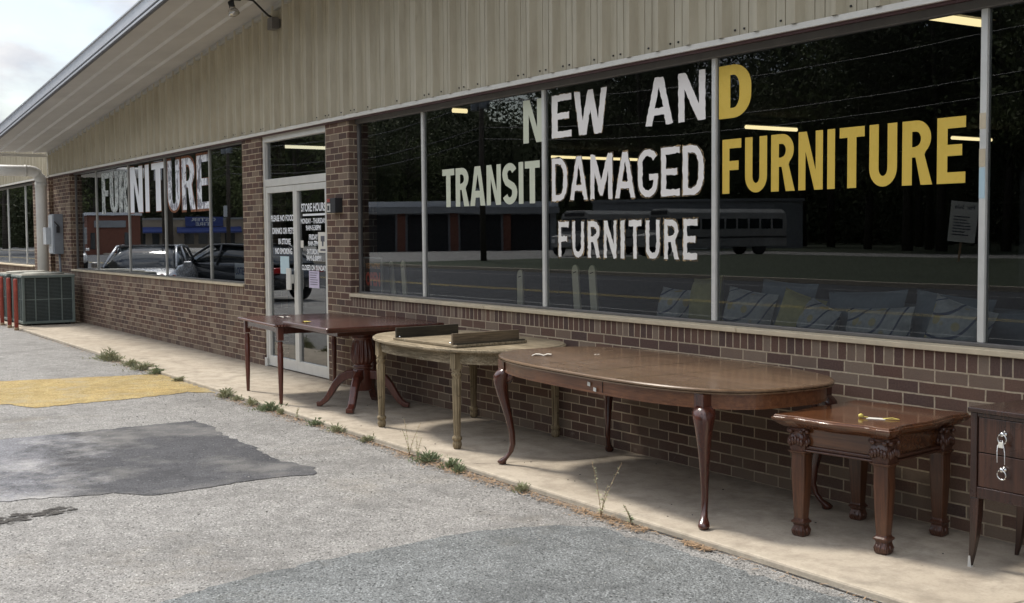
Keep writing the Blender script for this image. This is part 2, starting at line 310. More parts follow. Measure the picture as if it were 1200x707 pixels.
# ------------------------------------------------------------------ geometry helpers
class MB:
    def __init__(s): s.v = []; s.f = []; s.sm = []
    def add(s, vs, fs, smooth=False):
        o = len(s.v); s.v += [tuple(p) for p in vs]; s.f += [tuple(i+o for i in f) for f in fs]; s.sm += [smooth]*len(fs); return s
    def box(s, x0, x1, y0, y1, z0, z1, mat=None):
        c = [Vector((x, y, z)) for z in (z0, z1) for x, y in ((x0, y0), (x1, y0), (x1, y1), (x0, y1))]
        if mat: c = [mat @ p for p in c]
        return s.add(c, [(0, 3, 2, 1), (4, 5, 6, 7), (0, 1, 5, 4), (1, 2, 6, 5), (2, 3, 7, 6), (3, 0, 4, 7)])
    def lathe(s, prof, cx=0, cy=0, n=20, flute=0, famp=0, frange=(0, 0), mat=None, sq=0):
        vs, fs = [], []
        for (r, z) in prof:
            for i in range(n):
                a = 2*PI*i/n; rr = r
                if flute and frange[0] <= z <= frange[1]: rr = r*(1-famp*(.5-.5*math.cos(a*flute)))
                p = Vector((cx+rr*math.cos(a), cy+rr*math.sin(a), z)); vs.append(mat @ p if mat else p)
        for j in range(len(prof)-1):
            for i in range(n):
                fs.append((j*n+i, j*n+(i+1) % n, (j+1)*n+(i+1) % n, (j+1)*n+i))
        fs.append(tuple(reversed(range(n)))); fs.append(tuple((len(prof)-1)*n+i for i in range(n)))
        return s.add(vs, fs, True)
    def loft(s, rings, smooth=True, caps=True):
        n = len(rings[0]); vs = [p for r in rings for p in r]; fs = []
        for j in range(len(rings)-1):
            for i in range(n): fs.append((j*n+i, j*n+(i+1) % n, (j+1)*n+(i+1) % n, (j+1)*n+i))
        if caps: fs.append(tuple(reversed(range(n)))); fs.append(tuple((len(rings)-1)*n+i for i in range(n)))
        return s.add(vs, fs, smooth)
    def tube(s, pts, r, n=8, r1=None):
        pts = [Vector(p) for p in pts]; rings = []
        for k, p in enumerate(pts):
            d = (pts[min(k+1, len(pts)-1)]-pts[max(k-1, 0)]).normalized()
            up = Vector((0, 0, 1)) if abs(d.z) < .9 else Vector((1, 0, 0))
            a = d.cross(up).normalized(); b = d.cross(a)
            rr = r if r1 is None else r+(r1-r)*k/(len(pts)-1)
            rings.append([p+(a*math.cos(t*2*PI/n)+b*math.sin(t*2*PI/n))*rr for t in range(n)])
        return s.loft(rings)
    def prism(s, poly, z0, z1, smooth=False, top=None):   # poly in xy
        n = len(poly); vs = [(x, y, z0) for x, y in poly]+[(x, y, z1) for x, y in (top or poly)]
        fs = [tuple(reversed(range(n))), tuple(range(n, 2*n))]
        s.add(vs, fs); s.add(vs, [(i, (i+1) % n, n+(i+1) % n, n+i) for i in range(n)], smooth); return s
    def prism_xz(s, poly, y0, y1):                       # poly in xz extruded along y
        n = len(poly); vs = [(x, y0, z) for x, z in poly]+[(x, y1, z) for x, z in poly]
        return s.add(vs, [tuple(range(n)), tuple(reversed(range(n, 2*n)))]+[((i+1) % n, i, n+i, n+(i+1) % n) for i in range(n)])
    def build(s, name, mat, parent=None, bevel=0, fixn=True):
        me = bpy.data.meshes.new(name); me.from_pydata(s.v, [], s.f); me.polygons.foreach_set('use_smooth', s.sm)
        if fixn:
            bm = bmesh.new(); bm.from_mesh(me); bmesh.ops.remove_doubles(bm, verts=bm.verts, dist=1e-5); bmesh.ops.recalc_face_normals(bm, faces=bm.faces); bm.to_mesh(me); bm.free()
        me.update(); o = bpy.data.objects.new(name, me); COL.objects.link(o); me.materials.append(mat)
        if parent: o.parent = parent
        if bevel:
            b = o.modifiers.new('bevel', 'BEVEL'); b.width = bevel; b.segments = 2; b.limit_method = 'ANGLE'; b.angle_limit = math.radians(40)
        return o
def tag(o, label=None, cat=None, group=None, kind=None):
    if label: o['label'] = label
    if cat: o['category'] = cat
    if group: o['group'] = group
    if kind: o['kind'] = kind
    return o
def thing(name, label, cat, loc=(0, 0, 0), rz=0, group=None):
    o = bpy.data.objects.new(name, None); COL.objects.link(o); o.location = loc; o.rotation_euler = (0, 0, rz); o.empty_display_size = .1
    return tag(o, label, cat, group)
def lab(o, l): o['label'] = l; return o
def copy_tree(o, parent=None):
    c = o.copy(); COL.objects.link(c)
    if parent: c.parent = parent
    for ch in [x for x in bpy.data.objects if x.parent == o]: copy_tree(ch, c)
    return c
def superoval(a, b, n, k=96):
    out = []
    for i in range(k):
        t = 2*PI*i/k; c, s = math.cos(t), math.sin(t)
        out.append((a*math.copysign(abs(c)**(2/n), c), b*math.copysign(abs(s)**(2/n), s)))
    return out

# ------------------------------------------------------------------ ground
def sheet(name, x0, x1, y0, y1, z, mat, kind='structure'):
    o = MB().add([(x0, y0, z), (x1, y0, z), (x1, y1, z), (x0, y1, z)], [(0, 1, 2, 3)]).build(name, mat); o['kind'] = kind; return o
LZ = -.035
sheet('parking_lot', -420, 380, -420, 380, LZ, M['lot'])
MB().box(-60, 22, -1.19, .4, LZ-.1, 0).build('sidewalk', M['conc'], bevel=.012)['kind'] = 'structure'
sheet('road', -400, 380, -21.5, -9.2, LZ+.004, M['road'])
sheet('road_centre_line', -400, 380, -13.15, -13.03, LZ+.008, M['roadline_y']); sheet('road_centre_line', -400, 380, -12.85, -12.73, LZ+.008, M['roadline_y'])
sheet('road_edge_line', -400, 380, -19.3, -19.2, LZ+.008, M['roadline_w']); sheet('road_edge_line', -400, 380, -9.8, -9.7, LZ+.008, M['roadline_w'])
MB().box(-400, 380, -21.75, -21.5, LZ-.1, LZ+.13).build('kerb', M['conc'])['kind'] = 'structure'
sheet('grass_verge', -58, 380, -50, -21.75, LZ+.09, M['grass'])
sheet('grass_field', -420, 380, -420, -62, LZ+.02, M['grass'])

def jitter_poly(pts, amp, step=.06):
    out = []
    for i in range(len(pts)):
        a, b = Vector(pts[i]), Vector(pts[(i+1) % len(pts)]); n = max(1, int((b-a).length/step))
        for k in range(n):
            p = a.lerp(b, k/n); out.append((p.x+random.gauss(0, amp), p.y+random.gauss(0, amp)))
    return out
def flat_patch(name, pts, z, mat, amp):
    poly = [Vector((x, y, z)) for x, y in jitter_poly(pts, amp)]
    o = MB().add(poly, tessellate_polygon([poly])).build(name, mat)
    if o.data.polygons[0].normal.z < 0: o.data.flip_normals()
    o['kind'] = 'structure'; return o
flat_patch('yellow_painted_ground', [(-13.72, -1.2), (-11.72, -1.2), (-11.95, -1.45), (-11.78, -2.0), (-11.75, -2.6), (-11.69, -2.96), (-12.1, -3.12), (-12.35, -3.3), (-12.5, -5.2), (-14.6, -5.2), (-14.1, -2.9)], LZ+.004, M['yellow'], .018)
flat_patch('asphalt_patch', [(-10.06, -2.01), (-9.64, -1.96), (-9.2, -2.03), (-8.69, -2.02), (-8.0, -2.08), (-7.55, -1.98), (-7.3, -2.07), (-7.4, -2.4), (-7.33, -2.8), (-7.29, -3.14), (-7.5, -3.35), (-7.62, -3.8), (-7.7, -4.6), (-7.9, -5.6), (-10.2, -5.6), (-10.0, -3.6)], LZ+.004, M['patch'], .014)
flat_patch('darker_asphalt_patch', [(-5.08, -3.9), (-5.3, -3.2), (-5.38, -2.6), (-5.42, -2.0), (-5.30, -1.6), (-5.13, -1.42), (-4.7, -1.36), (-4.2, -1.36), (-3.5, -1.30), (-2.0, -1.26), (4, -1.3), (4, -4.6), (-4.4, -4.6)], LZ+.004, M['patch2'], .014)
def crackline(name, pts, wd, z, mat):
    mb = MB(); P = []
    for i in range(len(pts)-1):
        a, b = Vector(pts[i]), Vector(pts[i+1])
        for k in range(8): P.append(a.lerp(b, k/8)+Vector((random.gauss(0, wd*.8), random.gauss(0, wd*.8))))
    vs = []
    for i, p in enumerate(P):
        d = (P[min(i+1, len(P)-1)]-P[max(i-1, 0)]).normalized(); nrm = Vector((-d.y, d.x))*wd*(.3+random.random()*.9)
        vs += [(p.x+nrm.x, p.y+nrm.y, z), (p.x-nrm.x, p.y-nrm.y, z)]
    mb.add(vs, [(2*i, 2*i+1, 2*i+3, 2*i+2) for i in range(len(P)-1)])
    mb.build(name, mat)['kind'] = 'structure'
crackline('pavement_crack', [(-6.95, -1.17), (-6.82, -1.05), (-6.75, -.8), (-6.6, -.5), (-6.55, -.1)], .0035, .003, M['crackc'])
crackline('slab_joint', [(-13.3, -1.18), (-13.28, -.05)], .003, .003, M['crackc']); crackline('slab_joint', [(-18.3, -1.18), (-18.3, -.02)], .004, .003, M['crackc'])
crackline('slab_joint', [(-3.0, -1.18), (-2.98, -.02)], .004, .003, M['crackc'])
mb = MB()
for q in range(150):
    u = random.random(); cx_ = -7.02-.22*u+random.gauss(0, .045); cy_ = -4.35+.72*u+random.gauss(0, .05); r_ = random.uniform(.004, .026); a0_ = random.random()*6.28
    poly = [(cx_+r_*random.uniform(.4, 1)*math.cos(a0_+k), cy_+r_*2.1*random.uniform(.4, 1)*math.sin(a0_+k), LZ+.004+q*1e-5) for k in (0, 1, 2.1, 3.2, 4.2, 5.3)]
    mb.add(poly, [tuple(range(6))])
mb.build('crumbled_asphalt', M['crack'])['kind'] = 'structure'
crackline('asphalt_crack', [(-22, -1.215), (-18, -1.21), (-13.8, -1.215)], .008, LZ+.005, M['crack'])
crackline('asphalt_crack', [(-11.6, -1.205), (-8.5, -1.21), (-5, -1.205), (-2, -1.21)], .008, LZ+.005, M['crack'])

# ------------------------------------------------------------------ the store building
store = thing('furniture_store', 'low brown brick furniture store with beige ribbed metal gable and dark shop windows', 'building')
XL, XR, RG = -24.45, 20.6, -2.0
def rz(x): return 3.163+.0807*((x if x < RG else 2*RG-x)+24.58)
WT = .30
GY = .10      # glass plane
mb = MB()
mb.box(XL, -13.53, 0, WT, -.1, .813); mb.box(-11.70, XR, 0, WT, -.1, .813)
mb.box(XL, -23.10, 0, WT, .8131, 2.70); mb.box(-14.16, -13.53, 0, WT, .8131, 2.70); mb.box(-11.70, -11.13, 0, WT, .8131, 2.70); mb.box(2.1, XR, 0, WT, .8131, 2.70)
mb.build('brick_wall', M['brick'], store)
mb = MB(); mb.box(-23.098, -14.162, 0, WT, .8135, .9145); mb.box(-11.128, 2.098, 0, WT, .8135, .9145); mb.build('rowlock_course', M['rowlock'], store)
# siding
def siding(x0, x1, ztop, y, name, parent, zb=2.735):
    prof = []; p = .305; x = x0
    def put(dx, dy): prof.append((x+dx, y-dy))
    while x < x1:
        for dx, dy in ((0, 0), (.018, .052), (.050, .052), (.078, 0), (.150, 0), (.151, -.010), (.156, -.010), (.157, 0), (.226, 0), (.227, -.010), (.232, -.010), (.233, 0)): put(dx, dy)
        x += p
    prof = [q for q in prof if q[0] <= x1]+[(x1, y)]
    vs = []
    for (a, b) in prof: vs += [(a, b, zb), (a, b, ztop(a))]
    m_ = MB().add(vs, [(2*i, 2*i+2, 2*i+3, 2*i+1) for i in range(len(prof)-1)])
    xx = x0; sm = MB()
    while xx < x1-.3:      # fixing screws low on the panel
        for dx in (.11, .19):
            if random.random() < .7: sm.box(xx+dx, xx+dx+.011, y-.008, y-.0005, zb+.035, zb+.046)
        xx += p
    o = m_.build(name, M['siding'], parent); sw = sm.build('screws', M['black'], parent); sw['kind'] = 'stuff'; return o
siding(XL-.12, XR, rz, -.015, 'metal_siding', store)
MB().box(XL-.16, XL-.121, -.06, .2, 2.735, rz(XL)).build('corner_trim', M['trim'], store)
MB().box(XL-.15, XR, -.052, .0, 2.700, 2.7345).build('window_flashing', M['trim'], store)
MB().box(XL-.1, XR, -.03, -.002, 2.683, 2.6995).build('maroon_band', M['maroon'], store)
# roof
def slope_box(mb, x0, x1, y0, y1, dz0, dz1, f=rz):
    vs = [(x, y, f(x)+dz) for x in (x0, x1) for y in (y0, y1) for dz in (dz0, dz1)]
    mb.add(vs, [(0, 1, 3, 2), (4, 6, 7, 5), (0, 4, 5, 1), (2, 3, 7, 6), (0, 2, 6, 4), (1, 5, 7, 3)])
XE = -24.62
mb = MB(); slope_box(mb, XE, RG, -1.20, 12.5, .06, .12); slope_box(mb, RG, 21.2, -1.20, 12.5, .06, .12); roof = mb.build('roof', M['roofm'], store)
mb = MB()
ys = [-1.19, -.93, -.62, -.31, -.018]
for x0, x1 in ((XE, RG), (RG, 21.2)):
    for i in range(4):
        a, b = ys[i], ys[i+1]; vs = []
        for x in (x0, x1): vs += [(x, a, rz(x)-.004), (x, b-.03, rz(x)+.022), (x, b-.001, rz(x)-.003), (x, b-.001, rz(x)+.035), (x, a, rz(x)+.035)]
        mb.add(vs, [(0, 1, 6, 5), (1, 2, 7, 6), (2, 3, 8, 7), (3, 4, 9, 8), (4, 0, 5, 9), (0, 4, 3, 2, 1), (5, 6, 7, 8, 9)])
mb.build('soffit', M['soffit'], store)
mb = MB()
for x0, x1 in ((XE-.05, RG), (RG, 21.3)):
    slope_box(mb, x0, x1, -1.232, -1.191, .060, .19); slope_box(mb, x0, x1, -1.25, -1.191, .1905, .207); slope_box(mb, x0, x1, -1.24, -1.196, -.002, .022)
mb.build('fascia', M['fascia'], store)
mb = MB()
for x0, x1 in ((XE-.04, RG), (RG, 21.3)):
    slope_box(mb, x0, x1, -1.215, -1.195, .0225, .0595); slope_box(mb, x0, x1, -1.232, -1.195, -.016, -.0025)
mb.build('fascia_groove', M['fasciad'], store)
mb = MB(); mb.box(XE-.06, XE-.005, -1.2, .05, rz(XE)-.075, rz(XE)-.02); mb.build('eave_gutter', M['trim'], store)
mb = MB()
for x0, x1 in ((XE, RG), (RG, 21.2)): slope_box(mb, x0, x1, -.055, -.0165, -.05, -.0045)
mb.build('wall_trim', M['alu'], store)
# interior shell of the shop (dark): floor, back and side walls, ceiling
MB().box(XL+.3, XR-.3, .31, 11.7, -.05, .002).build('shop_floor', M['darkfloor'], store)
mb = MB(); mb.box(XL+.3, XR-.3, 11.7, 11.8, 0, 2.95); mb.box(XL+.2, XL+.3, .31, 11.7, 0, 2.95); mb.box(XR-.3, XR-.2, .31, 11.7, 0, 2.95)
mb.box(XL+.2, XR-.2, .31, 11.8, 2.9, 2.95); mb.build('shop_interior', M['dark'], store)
mb = MB(); mb.box(XL, XL+.15, .301, 12, 0, 2.9); mb.box(XR-.15, XR, .301, 12, 0, 2.9); mb.box(XL, XR, 11.85, 12, 0, 3.1); mb.build('outer_wall', M['brick'], store)

# ------------------------------------------------------------------ lettering
def mono(pts): return pts
def stroke(path, s, b, close=False):
    """thicken a centre line (list of xy) with a pen s wide in x and b wide in y"""
    Lf, Rt = [], []
    n = len(path)
    for i, p in enumerate(path):
        a = Vector(path[max(i-1, 0)]); c = Vector(path[min(i+1, n-1)]); d = (c-a).normalized(); nn = Vector((-d.y, d.x))
        Lf.append((p[0]+nn.x*s/2, p[1]+nn.y*b/2)); Rt.append((p[0]-nn.x*s/2, p[1]-nn.y*b/2))
    return Lf+Rt[::-1]
def arc(cx, cy, rx, ry, a0, a1, n=12): return [(cx+rx*math.cos(math.radians(a0+(a1-a0)*i/n)), cy+ry*math.sin(math.radians(a0+(a1-a0)*i/n))) for i in range(n+1)]
def glyph(ch, w, s, b):
    """outline (and holes) of a capital in a box w wide and 1 high; s stem width, b bar width"""
    m = .5
    if ch == 'I': return w, [[(0, 0), (w, 0), (w, 1), (0, 1)]]
    if ch == 'F': return w, [[(0, 0), (s, 0), (s, .43), (w*.86, .43), (w*.86, .43+b), (s, .43+b), (s, 1-b), (w, 1-b), (w, 1), (0, 1)]]
    if ch == 'E': return w, [[(0, 0), (w, 0), (w, b), (s, b), (s, m-b/2), (w*.88, m-b/2), (w*.88, m+b/2), (s, m+b/2), (s, 1-b), (w, 1-b), (w, 1), (0, 1)]]
    if ch == 'T': return w, [[((w-s)/2, 0), ((w+s)/2, 0), ((w+s)/2, 1-b), (w, 1-b), (w, 1), (0, 1), (0, 1-b), ((w-s)/2, 1-b)]]
    if ch == 'L': return w, [[(0, 0), (w, 0), (w, b), (s, b), (s, 1), (0, 1)]]
    if ch == 'N': return w, [[(0, 0), (s*.86, 0), (s*.86, .66), (w-s, 0), (w, 0), (w, 1), (w-s*.86, 1), (w-s*.86, .34), (s, 1), (0, 1)]]
    if ch == 'U':
        c = .30
        o = [(0, 1)]+arc(w/2, c, w/2, c, 180, 360, 16)+[(w, 1), (w-s, 1)]+arc(w/2, c, w/2-s, c-b, 360, 180, 14)+[(s, 1)]
        return w, [o]
    if ch == 'D':
        r = .42
        o = [(0, 0)]+[(w*.35, 0)]+arc(w*.45, r, w*.55, r, -90, 0, 8)+arc(w*.45, 1-r, w*.55, r, 0, 90, 8)+[(w*.35, 1), (0, 1)]
        h = [(s, b)]+[(w*.40, b)]+arc(w*.45, r, w*.55-s, r-b, -90, 0, 8)+arc(w*.45, 1-r, w*.55-s, r-b, 0, 90, 8)+[(w*.40, 1-b), (s, 1-b)]
        return w, [o, h]
    if ch == 'R':
        t = .43
        o = [(0, 0), (s, 0), (s, t), (w*.46, t), (w-s*1.05, 0), (w*1.03, 0), (w*.76, t+.035)]+arc(w*.48, (1+t)/2+.01, w*.50, (1-t)/2-.01, -50, 90, 12)+[(0, 1)]
        h = [(s, t+b*.95), (w*.45, t+b*.95)]+arc(w*.46, (1+t)/2+b*.0, w*.52-s, (1-t)/2-b, -88, 88, 10)+[(w*.45, 1-b), (s, 1-b)]
        return w, [o, h]
    if ch == 'A':
        return w, [[(0, 0), (s*1.02, 0), (w*.5-(w*.5-s*.5)*.72+s*.36, .21), (w*.5+(w*.5-s*.5)*.72-s*.36, .21), (w-s*1.02, 0), (w, 0), (w*.5+s*.62, 1), (w*.5-s*.62, 1)],
                   [(w*.5-w*.16+s*.02, .21+b), (w*.5+w*.16-s*.02, .21+b), (w*.5, .80)]]
    if ch == 'M': return w, [[(0, 0), (s, 0), (s, .62), (w/2-s*.32, .08), (w/2+s*.32, .08), (w-s, .62), (w-s, 0), (w, 0), (w, 1), (w-s*1.15, 1), (w/2, .42), (s*1.15, 1), (0, 1)]]
    if ch == 'W': return w, [[(w*.16, 0), (w*.38, 0), (w*.5, .56), (w*.62, 0), (w*.84, 0), (w, 1), (w-s*.95, 1), (w*.735, .32), (w*.5+s*.42, 1), (w*.5-s*.42, 1), (w*.265, .32), (s*.95, 1), (0, 1)]]
    if ch == 'S':
        p = arc(w*.5, .725, w/2-s/2, .275-b/2, 25, 180, 12)
        p += [(w*.14+s*.25, .62), (w*.30, .545), (w*.5, .49), (w*.72, .43)]
        p += arc(w*.5, .285, w/2-s/2, .285-b/2, 25, -180+22, 14)
        return w, [stroke(p, s, b*1.02)]
    if ch == 'G':
        p = arc(w*.5, .70, w/2-s/2, .30-b/2, 28, 180, 12)+arc(w*.5, .30, w/2-s/2, .30-b/2, 180, 330, 12)
        p += [(w-s/2, .34), (w-s/2, .42)]
        return w, [stroke(p, s, b), [(w*.55, .36), (w, .36), (w, .48), (w*.55, .48)]]
    if ch == 'O':
        return w, [[(x, y) for x, y in arc(w/2, .5, w/2, .5, 0, 345, 23)], [(x, y) for x, y in arc(w/2, .5, w/2-s, .5-b, 0, 345, 23)]]
WREL = {'I': .30, 'M': 1.28, 'W': 1.45, 'A': 1.1, 'T': .95, 'F': .9, 'E': .92, 'G': 1.06}
def word(txt, x0, x1, z0, z1, y, s=.30, b=.17, gap=.16, rough=0, grow=0, mirror=False):
    H = z1-z0; gx = grow; tot = sum(WREL.get(c, 1.0) for c in txt)+gap*(len(txt)-1); k = (x1-x0)/tot
    mb = MB(); x = x0
    for c in txt:
        w = WREL.get(c, 1.0)*k; _, rings = glyph(c, w/H, (s*k if c != 'I' else w)/H, b)
        def conv(r):
            pts = []
            for i in range(len(r)):
                a, q = Vector(r[i]), Vector(r[(i+1) % len(r)]); nsub = max(1, int((q-a).length/.07)) if rough else 1
                for t in range(nsub):
                    p = a.lerp(q, t/nsub); pts.append((p.x+random.gauss(0, rough), p.y+random.gauss(0, rough)))
            return pts
        R_ = [conv(r) for r in rings]
        if c == 'G': groups = [[R_[0]], [R_[1]]]
        else: groups = [R_]
        for gi, g in enumerate(groups):
            loops = []
            for li, r in enumerate(g):
                cx_ = sum(p[0] for p in r)/len(r); cz_ = sum(p[1] for p in r)/len(r)
                ww = w/H
                def gr_(p):
                    if not grow: return p
                    sgn = 1 if li == 0 else -1
                    fx = ((p[0]-ww/2)/max(ww/2, .01)); fz = (p[1]-.5)/.5
                    return (p[0]+sgn*grow*max(-1, min(1, fx*1.5)), p[1]+sgn*grow*max(-1, min(1, fz*1.5)))
                loops.append([Vector((x+gr_(p)[0]*H, y-gi*.0004, z0+gr_(p)[1]*H)) for p in r])
            tri = tessellate_polygon(loops); flatv = [v for l in loops for v in l]
            mb.add(flatv, tri)
        x += w+gap*k
    return mb
def wordobj(name, label, txt, x0, x1, z0, z1, y, mat, parent, ghost=None, **k):
    if ghost:
        kk = dict(k); kk['grow'] = ghost[1]
        lab(word(txt, x0, x1, z0, z1, y+.0008, **kk).build('lettering_outline', ghost[0], parent, fixn=False), label+', faded outline')
    return lab(word(txt, x0, x1, z0, z1, y, **k).build(name, mat, parent, fixn=False), label)
def text(name, body, x, z, h, wd, y, mat, parent, bold=.018, align='LEFT', mirror=False, rotz=0, label=None):
    """small print from a text curve turned into a mesh, h tall, wd wide"""
    cu = bpy.data.curves.new(name, 'FONT'); cu.body = body; cu.size = 1; cu.offset = bold; cu.resolution_u = 3
    to = bpy.data.objects.new(name, cu); me = bpy.data.meshes.new_from_object(to); bpy.data.objects.remove(to); bpy.data.curves.remove(cu)
    xs = [v.co.x for v in me.vertices]; ys_ = [v.co.y for v in me.vertices]; x0, x1, y0, y1 = min(xs), max(xs), min(ys_), max(ys_)
    for v in me.vertices:
        u = (v.co.x-x0)/(x1-x0); t = (v.co.y-y0)/(y1-y0)
        if mirror: u = 1-u
        v.co = (x+u*wd, y, z+t*h)
    me.materials.clear(); me.materials.append(mat); me.name = name
    o = bpy.data.objects.new(name, me); COL.objects.link(o)
    if parent: o.parent = parent
    if label: lab(o, label)
    return o

# ------------------------------------------------------------------ windows
def window(x0, x1, mull, label, header=True, y=GY, parent=None, name='shop_window', z0=.945, z1=2.652, mw=.019, mm='alul'):
    mb = MB(); d = .045
    mb.box(x0, x1, y-.03, y+.03, z1, 2.699); mb.box(x0, x1, y-.02, y+.03, z0, z0+.02)
    mb.box(x0, x0+.03, y-.012, y+.03, z0+.0205, z1-.0005); mb.box(x1-.03, x1, y-.012, y+.03, z0+.0205, z1-.0005)
    fr = lab(mb.build(name, M['alud'], parent, .003), label)
    for m_ in mull: MB().box(m_-mw, m_+mw, y-.012, y+.03, z0+.0205, z1-.0005).build('mullion', M[mm], fr, .003)
    xs = [x0+.03]+mull+[x1-.03]
    for i, (a, b) in enumerate(zip(xs[:-1], xs[1:])):
        yy = y+.006+.0005*i; tw = random.uniform(-.0035, .0035); tz = random.uniform(-.002, .002)
        zz = (z0+.018, z1+.002); a_, b_ = a+(0 if i == 0 else .02), b-(0 if i == len(xs)-2 else .02)
        yy = y+.006; vs = [(a_, yy, zz[0]), (b_, yy, zz[0]), (b_, yy, zz[1]), (a_, yy, zz[1])]
        MB().add(vs, [(0, 1, 2, 3)]).build('pane', M['glass'], fr, fixn=False)
    mb = MB(); x = x0
    while x < x1-.01:
        e = min(x1, x+random.choice((2.3, 2.6, 3.0))); mb.box(x+.003, e-.003, -.022, y+.04, .9150, .9445); x = e
    mb.build('window_sill', M['sill'], fr, .004)
    return fr
win2 = window(-11.128, 2.098, [-9.76, -7.80, -5.855, -3.86, -1.9, .1], 'large dark shop window with painted words between the door and the right end', parent=store)
win1 = window(-23.098, -14.162, [-21.59, -19.55, -17.62, -15.65], 'long dark shop window with peeling white word left of the door', parent=store, z1=2.678, mw=.014, mm='alu')
LY = GY+.0045
# the words on the big window
wordobj('lettering', 'pale greenish letter N above TRANSIT', 'N', -8.10, -7.826, 2.256, 2.594, LY, M['pg'], win2, s=.33)
wordobj('lettering', 'hand painted white letters EW', 'EW', -7.70, -7.0, 2.268, 2.594, LY, M['pw'], win2, s=.27, b=.15, rough=.006, gap=.12, ghost=(M['pog'], .012))
wordobj('lettering', 'hand painted white letters AN', 'AN', -6.565, -5.95, 2.272, 2.596, LY, M['pw'], win2, s=.27, b=.15, rough=.006, gap=.2)
wordobj('lettering', 'large yellow letter D', 'D', -5.822, -5.529, 2.26, 2.594, LY, M['py'], win2, s=.36, b=.19)
wordobj('lettering', 'pale greenish word TRANSIT', 'TRANSIT', -9.42, -7.87, 1.778, 2.113, LY, M['pg'], win2, s=.34, gap=.10)
wordobj('lettering', 'hand painted white word DAMAGED with brown edges', 'DAMAGED', -7.705, -5.965, 1.787, 2.113, LY, M['pw'], win2, s=.24, b=.14, rough=.008, gap=.16, ghost=(M['pog'], .03))
wordobj('lettering', 'small hand painted white word FURNITURE with brown edges', 'FURNITURE', -7.62, -6.03, 1.358, 1.627, LY, M['pwm'], win2, s=.25, b=.16, rough=.009, gap=.34, ghost=(M['pog'], .04))
wordobj('lettering', 'large yellow word FURNITURE', 'FURNITURE', -5.788, -3.972, 1.783, 2.127, LY, M['py'], win2, s=.34, b=.17, gap=.18)
# the words on the left window
wordobj('lettering', 'crackled white letters FUR', 'FUR', -21.23, -19.60, 1.925, 2.615, LY, M['pwc'], win1, s=.42, b=.14, gap=.06, rough=.004)
wordobj('lettering', 'solid white letters NIT', 'NIT', -19.47, -17.64, 1.915, 2.63, LY, M['pws'], win1, s=.36, b=.13, gap=.20, ghost=(M['po'], .02))
wordobj('lettering', 'peeling white letters URE with orange edges', 'URE', -17.50, -15.67, 1.905, 2.625, LY, M['pwp'], win1, s=.34, b=.13, gap=.17, ghost=(M['po'], .045))
# labels stuck on the bright mullion at the right
mb = MB(); mb.box(-3.878, -3.842, GY-.0145, GY-.0125, 2.05, 2.13).build('tape_scrap', M['sill'], win2); MB().box(-3.878, -3.842, GY-.0145, GY-.0125, 1.86, 1.95).build('tape_scrap', M['sill'], win2)
MB().box(-3.877, -3.843, GY-.0145, GY-.0125, 1.70, 1.855).build('tape_scrap', M['paperb'], win2)

# ------------------------------------------------------------------ entrance doors
DX0, DX1, DY = -13.528, -11.702, .05
mb = MB(); mb.box(DX0, DX0+.05, DY-.03, DY+.04, 0, 2.62); mb.box(DX1-.05, DX1, DY-.03, DY+.04, 0, 2.62); mb.box(DX0, DX1, DY-.03, DY+.04, 2.6205, 2.699); mb.box(DX0+.0505, DX1-.0505, DY-.03, DY+.04, 2.105, 2.19)
door = lab(mb.build('entrance_door', M['alul'], store, .003), 'aluminium double glass entrance door with white printed opening hours')
MB().add([(DX0+.05, DY+.012, 2.19), (DX1-.05, DY+.012, 2.19), (DX1-.05, DY+.010, 2.621), (DX0+.05, DY+.010, 2.621)], [(0, 1, 2, 3)]).build('transom_pane', M['glass'], door, fixn=False)
cx = (DX0+DX1)/2
for k, (a, b) in enumerate(((DX0+.053, cx-.003), (cx+.003, DX1-.053))):
    mb = MB(); mb.box(a, a+.05, DY-.022, DY+.022, .012, 2.10); mb.box(b-.05, b, DY-.022, DY+.022, .012, 2.10); mb.box(a+.0505, b-.0505, DY-.022, DY+.022, .012, .13); mb.box(a+.0505, b-.0505, DY-.022, DY+.022, 2.03, 2.10)
    lf = mb.build('door_leaf', M['alul'], door, .003)
    t_ = 0.0
    MB().add([(a+.05, DY+.008+t_, .129), (b-.05, DY+.008-t_, .129), (b-.05, DY+.008-t_, 2.031), (a+.05, DY+.008+t_, 2.031)], [(0, 1, 2, 3)]).build('pane', M['glass'], door, fixn=False)
MB().box(cx-.16, cx-.045, DY-.075, DY-.055, .93, 1.17).box(cx-.15, cx-.13, DY-.055, DY-.02, 1.0, 1.1).box(cx-.07, cx-.055, DY-.055, DY-.0225, 1.0, 1.1).build('pull_plate', M['alul'], door, .004)
MB().box(DX0-.01, DX0+.06, DY-.05, DY-.031, 0.0, .10).build('door_stop', M['alul'], door, .003)
TY = DY+.0065
for body, x, z, h, wd in (('PLEASE NO FOOD', -13.40, 1.70, .072, .68), ('DRINKS OR PETS', -13.36, 1.555, .072, .64), ('IN STORE', -13.18, 1.435, .068, .36), ('NO SMOKING', -13.28, 1.325, .068, .50),
                          ('STORE HOURS', -12.50, 1.795, .092, .74), ('MONDAY - THURSDAY', -12.52, 1.665, .058, .76), ('9AM-5:30PM', -12.36, 1.59, .058, .45), ('FRIDAY', -12.27, 1.49, .058, .27), ('9AM-7PM', -12.30, 1.42, .058, .32),
                          ('SATURDAY', -12.34, 1.33, .058, .38), ('9AM-5:30PM', -12.36, 1.26, .058, .45), ('CLOSED ON SUNDAY', -12.51, 1.155, .058, .74)):
    text('lettering', body, x if x < -12.6 else -12.52+(x+12.52)*.88, z, h, wd if x < -12.6 else wd*.88, TY, M['pws'], door, .028, label='white vinyl line reading '+body)
